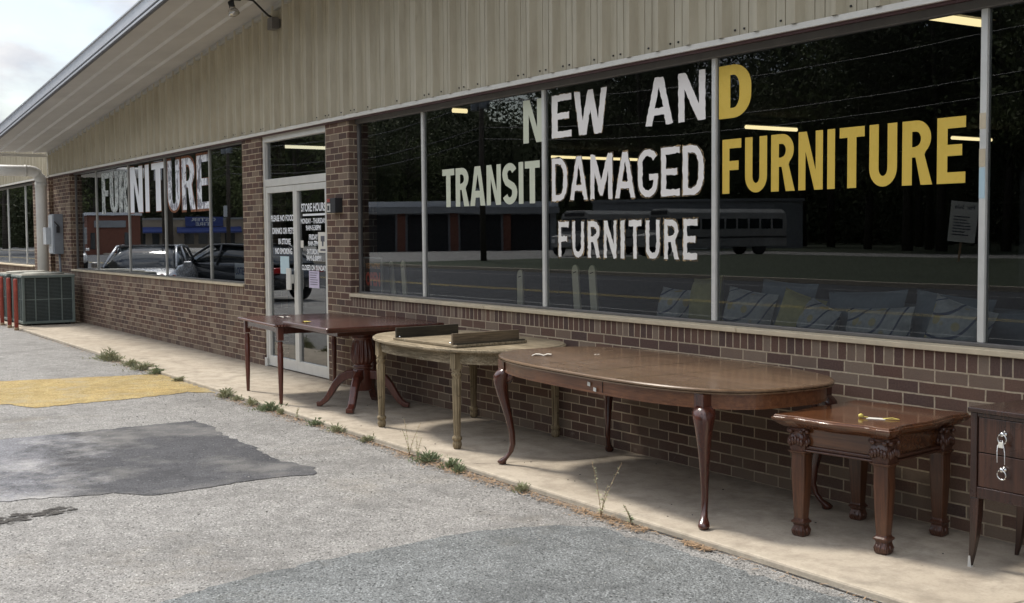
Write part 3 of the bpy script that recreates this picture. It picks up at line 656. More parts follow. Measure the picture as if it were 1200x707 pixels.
MB().box(-12.46, -11.83, TY-.001, TY, 1.75, 1.772).build('white_stripe', M['pws'], door)
def notice(x0, x1, z0, z1, mat, nm='paper_notice', lines=5, title=False):
    n_ = MB().box(x0, x1, TY-.0025, TY-.0005, z0, z1).build(nm, mat, door)
    return n_
lab(notice(-13.13, -12.87, 1.10, 1.30, M['paperb']), 'pale blue sheet taped inside left leaf')
lab(notice(-12.31, -12.04, .965, 1.15, M['paperp']), 'lilac notice below the opening hours')
mb = MB()
for k in range(6): mb.box(-12.28, -12.07-random.random()*.05, TY-.004, TY-.003, 1.125-k*.025, 1.132-k*.025)
mb.build('notice_print', M['ink'], door)
lab(notice(-12.05, -11.78, 1.35, 1.57, M['paper']), 'white card with black drawing on right leaf')
mb = MB(); mb.box(-11.98, -11.88, TY-.004, TY-.003, 1.47, 1.53); mb.box(-11.95, -11.91, TY-.004, TY-.003, 1.42, 1.48); mb.box(-11.99, -11.84, TY-.004, TY-.003, 1.37, 1.39); mb.build('notice_print', M['ink'], door)
lab(notice(-12.53, -12.45, 1.40, 1.48, M['paper']), 'small white sticker beside the centre stile')
lab(notice(-12.72, -12.69, 1.30, 1.46, M['paperb']), 'narrow blue sticker beside the centre stile')

# ------------------------------------------------------------------ wing to the left
wing = thing('brick_annex', 'lower brick annex with shop windows behind the white drainpipe', 'building')
WX0, WX1 = -52.0, -24.95
mb = MB(); mb.box(WX0, WX1+.02, .02, .3, -.1, .813); mb.box(-26.45, WX1, .02, .3, .8131, 2.70); mb.box(WX0, -50, .02, .3, .8131, 2.7); mb.box(WX0, WX1, 11.8, 12, 0, 3.9); mb.box(WX0, WX0+.2, .31, 11.7, 0, 3.9)
mb.box(WX1, XL-.001, .22, .3, -.1, 2.9)
mb.build('brick_wall', M['brick'], wing)
siding(WX0, WX1, lambda x: 3.92, .005, 'metal_siding', wing)
MB().box(WX0, WX1, -.03, .02, 2.700, 2.7345).build('window_flashing', M['trim'], wing)
MB().box(WX0, WX1, .02, 12, 3.92, 4.0).build('roof', M['roofm'], wing); MB().box(WX0, WX1, -.12, -.056, 3.85, 4.02).build('fascia', M['fascia'], wing)
MB().box(-49.99, -26.46, .022, .3, .8135, .9145).build('rowlock_course', M['rowlock'], wing)
fr = window(-49.99, -26.46, sorted([-29.76-2*k for k in range(0, 10)]+[-27.77]), 'row of dark annex windows', parent=wing, y=.13)
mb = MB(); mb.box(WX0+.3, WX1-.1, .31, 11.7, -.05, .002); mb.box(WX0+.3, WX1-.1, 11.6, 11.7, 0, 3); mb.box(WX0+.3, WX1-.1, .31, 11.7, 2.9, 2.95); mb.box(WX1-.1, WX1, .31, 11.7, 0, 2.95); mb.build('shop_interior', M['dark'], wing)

# ------------------------------------------------------------------ fixtures on and by the wall
t = thing('drainpipe', 'fat white drainpipe elbowing down behind the air conditioners', 'pipe')
PX, PY, PR = -24.72, -.17, .105
mb = MB()
pts = [(PX, PY, 0), (PX, PY, 2.62)]+[(PX, PY-.20*(1-math.cos(a)), 2.62+.2*math.sin(a)) for a in (PI/8, PI/4, 3*PI/8, PI/2)]+[(PX, -1.6, 2.82)]
mb.tube(pts, PR, 20).build('pipe', M['pipe'], t)
for pa, pb in (((PX, PY, 2.50), (PX, PY, 2.60)), ((PX, PY-.26, 2.82), (PX, PY-.30, 2.82)), ((PX, -1.02, 2.82), (PX, -1.06, 2.82))): MB().tube([pa, pb], PR+.008, 20).build('pipe_collar', M['pipe'], t)

t = thing('electrical_box', 'grey electrical box with a black lever on the corner brick pier', 'electrical box', (-23.9, 0, 0))
MB().box(-.20, .20, -.17, -.003, 1.22, 1.97).build('cabinet', M['ebox'], t, .004)
MB().box(-.21, .14, -.185, -.1705, 1.24, 1.95).build('cover', M['eboxl'], t, .003)
MB().box(-.27, -.02, -.27, -.1855, 1.40, 1.72).build('meter_housing', M['eboxl'], t, .006)
MB().tube([(.205, -.10, 1.72), (.23, -.10, 1.75), (.24, -.17, 1.83)], .012).box(.2005, .225, -.13, -.07, 1.62, 1.74).build('lever', M['black'], t)
MB().tube([(.10, -.06, 1.22), (.10, -.05, 1.0), (.13, -.04, .6), (.13, -.04, .0)], .022).build('conduit', M['ebox'], t)

t = thing('alarm_box', 'small black alarm box with red top on the pier right of the door', 'alarm box', (-11.40, 0, 0))
MB().box(-.10, .10, -.085, -.002, 1.765, 1.915).build('housing', M['black'], t, .004)
MB().box(-.09, -.02, -.0895, -.0855, 1.875, 1.91).build('red_label', M['red'], t); MB().box(-.085, -.01, -.0895, -.0855, 1.775, 1.86).build('front_plate', M['alul'], t)
MB().box(-.07, -.03, -.092, -.09, 1.79, 1.84).build('slot', M['black'], t)

t = thing('floodlight', 'twin bulb floodlight on a curved black arm under the soffit', 'floodlight', (-12.86, 0, 3.93))
MB().box(-.07, .07, -.13, -.047, -.10, .03).box(-.05, .05, -.0465, -.018, -.08, .02).build('junction_box', M['alud'], t, .004)
MB().tube([(.0, -.09, .03), (.04, -.16, .045), (.13, -.26, .08), (.22, -.40, .155), (.24, -.52, .165), (.24, -.66, .165)], .012).tube([(.24, -.55, .165), (.24, -.75, .165)], .035, 10).build('arm', M['black'], t)
for k, (dx, mat) in enumerate(((-.055, 'bulbr'), (.06, 'bulb'))):
    m4 = Matrix.Translation((.24+dx*.6, -.66, .12))@Matrix.Rotation(.35 if k else -.30, 4, 'Y')@Matrix.Rotation(.25, 4, 'X')
    MB().lathe([(.022, 0), (.024, -.05), (.03, -.06)], mat=m4, n=12).build('lamp_socket', M['black'], t)
    MB().lathe([(.022, -.055), (.028, -.075), (.052, -.105), (.062, -.135), (.060, -.150), (.04, -.162), (.001, -.166)], mat=m4, n=20).build('bulb', M[mat], t)

def hvac(loc, rz_, label):
    t = thing('air_conditioner', label, 'air conditioner', loc, rz_, 'air conditioners by the drainpipe')
    w_, d_, h_ = .92, .88, .885
    mb = MB()
    for x in (-w_/2, w_/2-.045):
        for y in (-d_/2, d_/2-.045): mb.box(x, x+.045, y, y+.045, .03, h_-.05)
    mb.box(-w_/2+.004, w_/2-.004, -d_/2+.004, d_/2-.004, .03, .075)
    mb.build('frame', M['hvac'], t, .006)
    MB().box(-w_/2-.01, w_/2+.01, -d_/2-.01, d_/2+.01, h_-.055, h_-.012).build('rim', M['hvac'], t, .01)
    MB().box(-w_/2+.0, w_/2-.0, -d_/2+.0, d_/2-.0, h_-.0115, h_).lathe([(.36, h_), (.36, h_+.02), (.30, h_+.03), (.1, h_+.035)], n=28).build('fan_top', M['hvacl'], t)
    MB().box(-w_/2+.03, w_/2-.03, -d_/2+.03, d_/2-.03, .0755, h_-.0555).build('coil', M['coil'], t)
    mb = MB()
    for sgn, ax in ((1, 'x'), (-1, 'x'), (-1, 'y'), (1, 'y')):
        half = (w_ if ax == 'x' else d_)/2; oth = (d_ if ax == 'x' else w_)/2
        def bar(a0, a1, z0, z1, o0=.022, o1=.010):
            lo, hi = sorted((sgn*(half-o0), sgn*(half-o1)))
            if ax == 'x': mb.box(lo, hi, a0, a1, z0, z1)
            else: mb.box(a0, a1, lo, hi, z0, z1)
        for k in range(1, 4): bar(-oth+k*oth/2-.009, -oth+k*oth/2+.009, .0755, h_-.056)
        bar(-oth+.046, oth-.046, .445, .463, .0245, .0225)
        for k in range(30): bar(-oth+.046, oth-.046, .09+k*.0245, .0935+k*.0245, .0275, .0255)
    mb.build('guard', M['hvac'], t)
    mb = MB()
    for x in (-.35, .35):
        for y in (-.33, .33): MB().box(x-.04, x+.04, y-.04, y+.04, 0, .0295).build('foot', M['black'], t)
    return t
hvac((-22.60, -.62, 0), .0, 'nearer green grey air conditioner with dark grille, right by the red posts')
hvac((-23.78, -.66, 0), .03, 'farther air conditioner cut off by the left edge')
for k, (x, y, tl, lb) in enumerate(((-21.70, -1.25, .012, 'red steel post nearest the air conditioner corner, tallest looking of three'), (-22.38, -1.235, -.01, 'middle one of the three red steel posts'), (-23.10, -1.23, .015, 'leftmost of the three red steel posts'))):
    o = thing('bollard', lb, 'bollard', (x, y, LZ-.02), 0, 'red posts guarding the air conditioners'); o.rotation_euler = (0, tl, 0)
    MB().lathe([(.035, 0), (.035, .875), (.030, .888), (.02, .893)], n=16).build('post', M['red'], o)
    MB().lathe([(.0365, .02), (.0365, .07)], n=16).build('dirty_base', M['straw'], o)

# ------------------------------------------------------------------ tables
def rrect(w_, d_, r, k=5):
    out = []
    for cx_, cy_, a0 in ((w_/2-r, d_/2-r, 0), (-w_/2+r, d_/2-r, 90), (-w_/2+r, -d_/2+r, 180), (w_/2-r, -d_/2+r, 270)): out += arc(cx_, cy_, r, r, a0, a0+90, k)
    return out
def top_moulded(mb, poly_f, levels):
    """levels: (inset, z) from bottom to top"""
    rings = [[(x, y, z) for x, y in poly_f(i)] for i, z in levels]
    return mb.loft(rings, False)

# side table, plain with turned legs
SW, SD, SH = 1.26, 1.05, .735
t = thing('side_table', 'plain dark cherry table with slim turned legs in front of the door', 'table', (-10.85, -.59, 0), -.09)
top_moulded(MB(), lambda i: rrect(SW-2*i, SD-2*i, .012, 2), [(.012, SH-.026), (0, SH-.020), (0, SH-.008), (.006, SH)]).build('tabletop', M['cherry'], t)
mb = MB(); n_ = 46
for k in range(n_):
    x = -SW/2+.01+k*(SW-.02)/n_
    mb.box(x, x+(SW-.02)/n_*.55, -SD/2-.0022, -SD/2+.004, SH-.0195, SH-.0065)
for k in range(38):
    y = -SD/2+.01+k*(SD-.02)/38
    mb.box(SW/2-.004, SW/2+.0022, y, y+(SD-.02)/38*.55, SH-.0195, SH-.0065)
mb.build('rope_edge', M['cherryl'], t)
lx, ly = .555, .45
mb = MB()
for y in (-ly, ly): mb.prism_xz([(-lx, SH-.0265), (-lx, SH-.115), (-lx+.05, SH-.112), (-lx+.10, SH-.085), (-lx+.16, SH-.078), (lx-.16, SH-.078), (lx-.10, SH-.085), (lx-.05, SH-.112), (lx, SH-.115), (lx, SH-.0265)], y-.011, y+.011)
for x in (-lx, lx): mb.box(x-.011, x+.011, -ly+.012, ly-.012, SH-.09, SH-.027)
mb.build('apron', M['cherry'], t)
for x in (-lx, lx):
    for y in (-ly, ly):
        mb = MB(); mb.box(x-.026, x+.026, y-.026, y+.026, SH-.15, SH-.0268)
        mb.lathe([(.024, SH-.16), (.020, SH-.165), (.027, SH-.175), (.020, SH-.19), (.024, SH-.20), (.027, SH-.25), (.023, SH-.262), (.027, SH-.27), (.026, .35), (.0165, .02), (.014, 0)], x, y, 16)
        mb.build('leg', M['cherryz'], t)

# pedestal table
PH = .765
t = thing('pedestal_table', 'dark cherry pedestal table on fluted urn column with four curved feet', 'table', (-9.735, -.555, 0), -.04)
top_moulded(MB(), lambda i: rrect(1.08-2*i, 1.10-2*i, .01, 2), [(.02, PH-.045), (.004, PH-.040), (.004, PH-.026), (0, PH-.024), (0, PH-.008), (.008, PH)]).build('tabletop', M['cherry'], t)
MB().box(-.40, .40, -.40, .40, PH-.085, PH-.0455).build('apron', M['cherry'], t)
prof = [(.10, PH-.086), (.105, PH-.10), (.085, PH-.115), (.098, PH-.13), (.10, PH-.142), (.082, PH-.15), (.086, PH-.165), (.091, PH-.20), (.106, PH-.27), (.110, PH-.31), (.104, PH-.345), (.078, PH-.375), (.070, PH-.383), (.086, PH-.392), (.088, PH-.405), (.066, PH-.413), (.08, PH-.422), (.085, PH-.44), (.085, PH-.60), (.07, PH-.612)]
MB().lathe(prof[::-1], n=112, flute=16, famp=.13, frange=(PH-.36, PH-.17)).build('column', M['cherryz'], t)
def sabre(ang):
    mb = MB(); c = [(0.06, .30, .085), (.13, .295, .080), (.20, .262, .072), (.255, .20, .062), (.30, .125, .054), (.345, .062, .048), (.39, .030, .046), (.425, .026, .040)]
    rings = []
    for i, (r, z, h) in enumerate(c):
        a, b = c[max(i-1, 0)], c[min(i+1, len(c)-1)]; d = Vector((b[0]-a[0], 0, b[1]-a[1])).normalized(); nn = Vector((-d.z, 0, d.x))
        wd = .031
        ps = [Vector((r, y, z))+nn*s_*h/2 for y, s_ in ((-wd, -1), (wd, -1), (wd, .8), (wd*.6, 1), (-wd*.6, 1), (-wd, .8))]
        rings.append([Matrix.Rotation(ang, 3, 'Z')@Vector((p.x, p.y, max(0, p.z))) for p in ps])
    return mb.loft(rings, False)
for k in range(4): sabre(math.radians(-40+90*k)).build('foot', M['cherryz'], t, .004)

# weathered oval table
GH = .728
t = thing('oak_dining_table', 'weathered pale oak oval table with fluted round legs', 'table', (-8.04, -.49, 0), 0)
top_moulded(MB(), lambda i: superoval(1.0-i, .575-i, 2.35), [(.03, GH-.034), (.008, GH-.030), (0, GH-.022), (0, GH-.010), (.012, GH-.004), (.014, GH)]).build('tabletop', M['greyw'], t)
mb = MB()
def ring_wall(mb, a, b, n, th, z0, z1):
    o_ = superoval(a, b, n); i_ = superoval(a-th, b-th, n); N_ = len(o_)
    vs = [(x, y, z) for poly in (o_, i_) for z in (z0, z1) for x, y in poly]
    fs = []
    for i in range(N_):
        j = (i+1) % N_
        fs += [(i, j, N_+j, N_+i), (2*N_+j, 2*N_+i, 3*N_+i, 3*N_+j), (j, i, 2*N_+i, 2*N_+j), (N_+i, N_+j, 3*N_+j, 3*N_+i)]
    return mb.add(vs, fs, False)
ring_wall(mb, .925, .50, 2.6, .02, GH-.115, GH-.035)
for z in (GH-.06, GH-.075, GH-.09): ring_wall(mb, .929, .504, 2.6, .0038, z-.004, z)
mb.build('apron', M['greyw'], t)
for x in (-.60, .60):
    for y in (-.43, .43):
        mb = MB(); mb.box(x-.032, x+.032, y-.032, y+.032, GH-.15, GH-.036)
        mb.lathe([(.022, 0), (.030, .012), (.034, .035), (.030, .052), (.026, .058), (.034, .064), (.036, .075), (.034, .088), (.026, .093), (.0255, .10), (.033, .40), (.036, .50), (.028, .515), (.036, .53), (.038, .542), (.028, .553), (.034, GH-.165), (.034, GH-.15)], x, y, 60, 10, .16, (.097, .505))
        mb.build('leg', M['greywz'], t)
# the loose leaf lying upside down on it
t = thing('table_leaf', 'loose table leaf lying upside down on the weathered oak table with two dark boards upright', 'table leaf', (-7.86, -.60, GH), .06)
MB().box(-.44, .44, -.37, .26, .003, .021).build('leaf_panel', M['greyw'], t, .003)
lab(MB().box(-.405, -.385, -.37, .20, .0215, .098).build('leaf_board', M['leafd'], t, .002), 'dark board on the far side')
lab(MB().box(.375, .397, -.37, .22, .0215, .100).build('leaf_board', M['leafd2'], t, .002), 'brown board on the near side')
MB().box(.398, .43, -.36, .25, .0215, .031).build('leaf_cleat', M['leafd'], t)
MB().lathe([(.006, .022), (.009, .03), (.006, .036)], -.37, -.35, 10).lathe([(.006, .022), (.009, .03), (.006, .036)], .34, -.35, 10).build('leaf_pin', M['chrome'], t)

# big oval cabriole table
OH = .738
t = thing('cabriole_dining_table', 'long brown oval dining table on four cabriole legs under the painted window', 'table', (-5.69, -.58, 0), -.045)
top_moulded(MB(), lambda i: superoval(1.28-i, .60-i, 3.0, 128), [(.02, OH-.030), (.006, OH-.028), (.003, OH-.020), (.010, OH-.018), (0, OH-.014), (0, OH-.006), (.008, OH)]).build('tabletop', M['ovalt'], t)
mb = MB(); ring_wall(mb, 1.24, .56, 3.0, .022, OH-.108, OH-.0305); ring_wall(mb, 1.244, .564, 3.0, .0035, OH-.1085, OH-.098)
mb.build('apron', M['ovala'], t)
mb = MB()
for x in (.31,): mb.box(x, x+.002, -.5605, -.54, OH-.097, OH-.0305)
mb.build('apron_joint', M['black'], t)
crk = MB()
for x in (-.42, .05, .48): crk.box(x, x+.002, -.585, .585, OH-.001, OH+.0006)
crk.build('leaf_seam', M['leafd'], t)
def cabriole(mb, x, y, sx, sy, H):
    # centre line offset outward (d) against height with a radius
    c = [(.0, H+.006, .040), (.006, H-.012, .050), (.014, H-.035, .055), (.020, H-.065, .053), (.022, H-.10, .046), (.016, H-.16, .038), (.004, H-.23, .031), (-.012, H-.32, .025), (-.026, H-.42, .020), (-.030, .14, .0175), (-.022, .09, .016), (-.004, .055, .018), (.012, .036, .026), (.022, .020, .030), (.020, .006, .026), (.018, 0, .018)]
    rings = []
    dx, dy = sx/math.hypot(sx, sy), sy/math.hypot(sx, sy)
    for d, z, r in c:
        d *= 1.5
        cx_, cy_ = x+dx*d, y+dy*d
        ring = []
        for k in range(20):
            a = 2*PI*k/20; cs, sn = math.cos(a), math.sin(a); q = 3.0 if z > H-.06 else 2.3
            ring.append((cx_+r*math.copysign(abs(cs)**(2/q), cs), cy_+r*math.copysign(abs(sn)**(2/q), sn), z))
        rings.append(ring)
    mb.loft(rings, True)
for x in (-1.03, 1.03):
    for y in (-.415, .415):
        mb = MB(); cabriole(mb, x, y, x*.6, y*1.4, OH-.100)
        mb.box(x-.037, x+.037, y-.037, y+.037+0, OH-.112, OH-.031)
        sg = math.copysign(1, -x)
        mb.loft([[(x+sg*.03, y-.02, OH-.108), (x+sg*.03, y+.02, OH-.108), (x+sg*.03, y+.02, OH-.19), (x+sg*.03, y-.02, OH-.19)], [(x+sg*.075, y-.018, OH-.109), (x+sg*.075, y+.018, OH-.109), (x+sg*.075, y+.018, OH-.155), (x+sg*.075, y-.018, OH-.155)], [(x+sg*.10, y-.012, OH-.112), (x+sg*.10, y+.012, OH-.112), (x+sg*.10, y+.012, OH-.125), (x+sg*.10, y-.012, OH-.125)]])
        mb.build('leg', M['ovall'], t)

# carved square end table
EH = .622
t = thing('carved_end_table', 'low square carved end table with glossy top between the oval table and dresser', 'end table', (-4.095, -.45, 0), .145)
EW2, ED2 = .335, .375
def serp(i):
    out = []; K = 28
    def off(u):                      # serpentine edge: out at the corners, in beside them, out in the middle
        a = abs(u)
        return .0 if a > .80 else -.014*(.5-.5*math.cos((.80-a)/.18*PI)) if a > .62 else -.014+.020*(.5-.5*math.cos((.62-a)/.62*PI))
    A, B = EW2-i, ED2-i
    for k in range(K): u = -1+2*k/K; out.append((u*A, -B-off(u)))
    for k in range(K): u = -1+2*k/K; out.append((A+off(u), u*B))
    for k in range(K): u = 1-2*k/K; out.append((u*A, B+off(u)))
    for k in range(K): u = 1-2*k/K; out.append((-A-off(u), u*B))
    return out
top_moulded(MB(), serp, [(.045, EH-.060), (.030, EH-.050), (.012, EH-.036), (.004, EH-.026), (0, EH-.020), (0, EH-.012), (.008, EH-.010), (.010, EH-.003), (.014, EH)]).build('tabletop', M['sqt'], t)
ax_, ay_ = .235, .255
mb = MB()
for y in (-ay_, ay_): mb.box(-ax_, ax_, y-.012, y+.012, EH-.155, EH-.0605)
for x in (-ax_, ax_): mb.box(x-.012, x+.012, -ay_+.013, ay_-.013, EH-.155, EH-.0607)
mb.build('apron', M['sqt'], t)
def frame_ring(mb, a, b, th, z0, z1):
    mb.box(-a, a, -b, -b+th, z0, z1); mb.box(-a, a, b-th, b, z0, z1); mb.box(-a, -a+th, -b+th+.0005, b-th-.0005, z0, z1); mb.box(a-th, a, -b+th+.0005, b-th-.0005, z0, z1)
mb = MB(); frame_ring(mb, ax_+.030, ay_+.030, .045, EH-.172, EH-.1555); frame_ring(mb, ax_+.040, ay_+.040, .05, EH-.183, EH-.1725)
mb.build('apron_moulding', M['sqc'], t, .004)
for sx in (-1, 1):
    for sy in (-1, 1):
        x, y = sx*ax_, sy*ay_
        def sq(r, z, k=1.0, jit=0):
            ring = []
            for i in range(24):
                a = 2*PI*i/24; cs, sn = math.cos(a), math.sin(a); q = 6
                rr = r*(1+(random.uniform(-jit, jit)))
                ring.append((x+rr*math.copysign(abs(cs)**(2/q), cs), y+rr*math.copysign(abs(sn)**(2/q), sn), z))
            return ring
        lg = MB().loft([sq(.040, EH-.200), sq(.041, EH-.30), sq(.033, .16), sq(.028, .085)], False).build('leg', M['sqz'], t, .003)
        cap = MB().loft([sq(.046, EH-.0610), sq(.054, EH-.066), sq(.056, EH-.076), sq(.044, EH-.084, jit=.04), sq(.043, EH-.095, jit=.06), sq(.050, EH-.115, jit=.08), sq(.054, EH-.135, jit=.08), sq(.048, EH-.150, jit=.05), sq(.046, EH-.1835)], False)
        for dx, dy in ((0, -1), (0, 1), (1, 0), (-1, 0)):      # scroll and leaf relief on each face
            for q in (-1, 1):
                px_, py_ = x+dx*.052+abs(dy)*q*.032, y+dy*.052+abs(dx)*q*.032
                cap.lathe([(.002, -.012), (.012, -.008), (.014, 0), (.012, .008), (.002, .012)], n=10, mat=Matrix.Translation((px_, py_, EH-.083)))
            for q in range(5):
                px_, py_ = x+dx*.053+abs(dy)*(q-2)*.017, y+dy*.053+abs(dx)*(q-2)*.017
                cap.lathe([(.002, -.022), (.009, -.008), (.010, .004), (.003, .022)], n=8, mat=Matrix.Translation((px_, py_, EH-.128-.006*(abs(q-2)))))
        cap.build('capital', M['sqc'], lg)
        MB().loft([sq(.056, EH-.1836), sq(.054, EH-.190), sq(.044, EH-.196), sq(.043, EH-.205)], False).build('collar', M['sqz'], lg)
        ft = MB().loft([sq(.030, .0), sq(.036, .010, jit=.05), sq(.038, .030, jit=.08), sq(.030, .055, jit=.05), sq(.034, .066), sq(.041, .070), sq(.041, .077), sq(.032, .084), sq(.030, .092)], False)
        for k in range(12):
            a = 2*PI*k/12; ft.lathe([(.001, -.02), (.008, -.006), (.009, .006), (.002, .02)], n=8, mat=Matrix.Translation((x+.034*math.cos(a), y+.034*math.sin(a), .026)))
        ft.build('foot', M['sqc'], lg)

# dresser cut by the right edge
t = thing('small_dresser', 'dark two drawer chest with silver ring pulls at the right edge', 'dresser', (-3.452, -.535, 0), 0)
DW, DD, DH, DB = .66, .42, .738, .325
MB().box(-.010, DW+.01, -.010, DD, DH-.022, DH).build('top', M['dres'], t, .004)
mb = MB(); mb.box(0, .034, .0, DD-.02, DB, DH-.0225); mb.box(DW-.034, DW, 0, DD-.02, DB, DH-.0225); mb.box(.0345, DW-.0345, 0.002, .022, DB, DB+.052); mb.box(.0345, DW-.0345, .002, .022, DH-.040, DH-.0225); mb.box(.0345, DW-.0345, DD-.04, DD-.022, DB, DH-.0225); mb.box(.0345, DW-.0345, .0225, DD-.041, DB, DB+.02)
mb.build('carcass', M['dres'], t, .003)
for z0, z1 in ((DB+.055, DB+.208), (DB+.2125, DH-.043)):
    dr = MB().box(.039, DW-.039, .006, .03, z0, z1).build('drawer', M['dresp'], t, .002)
    for x in (.175,):
        zc = (z0+z1)/2+.02
        mt = Matrix.Translation((x, .005, zc))@Matrix.Rotation(PI/2, 4, 'X')
        pl_ = MB().lathe([(.013, 0), (.013, .006), (.006, .010), (.006, .018), (.010, .020), (.010, .026), (.002, .028)], n=14, mat=mt)
        c_ = Vector((x, -.016, zc-.022)); pts = [c_+Vector((.022*math.sin(a), -.003*math.cos(a), .022*math.cos(a))) for a in [2*PI*k/22 for k in range(23)]]
        pl_.tube(pts, .0033, 8).build('ring_pull', M['chrome'], dr)
for x in (0, DW-.045):
    for y in (.003, DD-.07):
        s_ = 1 if x == 0 else -1
        rings = []
        for z, wd, off in ((DB-.0005, .045, 0), (.24, .043, .0), (.14, .034, .0), (.06, .024, -.002), (0, .016, -.006)):
            x0 = x if x == 0 else x+.045-wd; xo = off*s_
            rings.append([(x0+xo, y, z), (x0+wd+xo, y, z), (x0+wd+xo, y+wd*.9, z), (x0+xo, y+wd*.9, z)])
        lg = MB().loft(rings, False).build('leg', M['dres'], t, .002)
        if y < .1:
            x1 = x if x == 0 else x+.045-.02
            MB().loft([[(x1-.0065-.0*s_, y-.0015, 0), (x1+.012, y-.0015, 0), (x1+.012, y+.016, 0), (x1-.0065, y+.016, 0)], [(x1-.004, y-.0015, .05), (x1+.006, y-.0015, .052), (x1+.006, y+.018, .052), (x1-.004, y+.018, .05)]], False).build('metal_tip', M['alul'], lg)
t = thing('string_tag', 'white looped string tag hanging from the upper ring pull of the dresser', 'tag', (-3.277, -.555, .588))
mb = MB(); mb.tube([(-.004, 0, .022), (-.016, -.004, -.004), (-.020, -.002, -.03), (-.022, .002, -.08)], .0016, 6); mb.tube([(.004, 0, .022), (.014, -.004, -.004), (.018, -.002, -.03), (.016, .002, -.085)], .0016, 6); mb.build('string', M['pws'], t)
MB().box(-.012, .012, -.006, -.002, -.012, .014).build('clip', M['paper'], t, .003)

# ------------------------------------------------------------------ tags and papers on the tables
def slip(name, label, cat, loc, rz_, wd, dp, mat, lift=.004, group=None):
    rings = []; mb = MB(); vs = []
    for i in range(6):
        for j in range(2): vs.append((-wd/2+wd*i/5, -dp/2+dp*j, lift*abs(math.sin(i*1.1))+.0012))
    mb.add(vs, [(2*i, 2*i+2, 2*i+3, 2*i+1) for i in range(5)]); n0 = len(vs)
    o = mb.build(name, mat); m_ = o.modifiers.new('thickness', 'SOLIDIFY'); m_.thickness = .0008
    o.location = loc; o.rotation_euler = (0, 0, rz_); return tag(o, label, cat, group)
slip('paper_slip', 'torn cream paper slip at the left end of the long oval table', 'paper', (-6.53, -.80, OH), .9, .13, .05, M['paper'], .012)
slip('paper_slip', 'tiny white scrap on the long oval table near the wall', 'paper', (-6.35, -.48, OH), 1.2, .035, .016, M['paper'])
slip('price_tag', 'pale tag lying on the plain side table by the door', 'tag', (-11.12, -.74, SH), .5, .15, .035, M['paper'], .012)
slip('price_tag', 'yellowish tag on the near corner of the pedestal table', 'tag', (-9.98, -.98, PH), .2, .08, .045, M['tagy'], .012)
t = thing('price_tag', 'cream tag with yellow string knot on the carved end table', 'tag', (-3.955, -.575, EH), .5)
MB().box(-.045, .045, -.022, .022, .001, .003).build('card', M['paper'], t)
MB().tube([(.03, .0, .004), (.07, .02, .008), (.11, .0, .004), (.07, -.01, .006), (.03, .0, .004)], .0018, 6).lathe([(.002, 0), (.012, .006), (.013, .016), (.004, .022)], -.075, .0, 10).tube([(-.07, 0, .008), (-.04, .0, .006)], .003, 6).build('string', M['tagy'], t)
for k, (x, z) in enumerate(((-.275, -.060), (-.215, -.085))):
    o = MB().box(-.014, .014, -.0015, 0, -.011, .011).build('price_sticker', M['paper'], fixn=True)
    a = -.045; bx, by = x+.46, -.5655-.001
    o.location = (-5.69+bx*math.cos(a)-by*math.sin(a), -.58+bx*math.sin(a)+by*math.cos(a), OH+z); o.rotation_euler = (0, .1, a)
    tag(o, ('upper left' if k == 0 else 'lower right')+' white sticker on the front edge of the long oval table', 'sticker', 'stickers on the oval table')

# ------------------------------------------------------------------ things behind the glass
t = thing('open_sign', "small framed sign reading YES WE'RE OPEN in the corner of the window", 'sign', (-10.90, .135, .965))
MB().box(-.19, .19, 0, .008, 0, .335).build('sign_board', M['black'], t)
mb = MB(); mb.box(-.20, .20, -.004, .010, .335, .350); mb.box(-.20, .20, -.004, .010, -.015, -.0005); mb.box(-.20, -.19, -.004, .010, 0, .3345); mb.box(.19, .20, -.004, .010, 0, .3345); mb.build('sign_frame', M['alul'], t)
o = text('sign_words', "YES WE'RE", -.16, .235, .055, .32, -.0015, M['signor'], t, .03); o = text('sign_word', 'OPEN', -.16, .06, .14, .32, -.0015, M['signred'], t, .05)
t = thing('notice_sign', 'small white notice reading NO LOITERING low in the window beside the door pier', 'sign', (-14.96, .17, .99))
MB().box(0, .62, 0, .006, 0, .20).build('sign_board', M['eboxl'], t)
text('sign_words', 'LOITERING', .03, .05, .10, .56, -.002, M['blue'], t, .03)
t = thing('mirrored_poster', 'dim poster with the word WOOD reversed at the right edge', 'poster', (-3.66, .20, 1.38))
MB().box(-.06, .75, 0, .004, -.12, .45).build('poster_sheet', M['dark'], t)
text('poster_word', 'WOOD', -.02, .16, .12, .34, -.003, M['ebox'], t, .02, mirror=True)
def board(loc, rx, ry, label):
    pts = [(-.042, 0), (.042, 0), (.042, .40)]+arc(0, .40, .042, .05, 0, 180, 10)
    mb = MB().prism_xz(pts, -.009, .009); o = mb.build('rounded_board', M['board'], bevel=.003); o.location = loc; o.rotation_euler = (rx, ry, 0)
    MB().box(-.022, .022, -.0105, -.0095, .385, .392).build('slot', M['black'], o)
    return tag(o, label, 'board', 'rounded boards leaning in the window')
board((-10.64, .24, .86), -.12, -.42, 'left one of the two rounded cream boards beside the open sign')
board((-10.40, .24, .86), -.12, -.36, 'right one of the two rounded cream boards beside the open sign')
board((-7.55, .24, .86), -.12, -.26, 'left one of the two rounded cream boards under the painted word FURNITURE')
board((-7.33, .24, .86), -.12, -.26, 'right one of the two rounded cream boards under the painted word FURNITURE')
board((-8.36, .24, .80), -.12, -.2, 'single rounded cream board in the middle window pane')

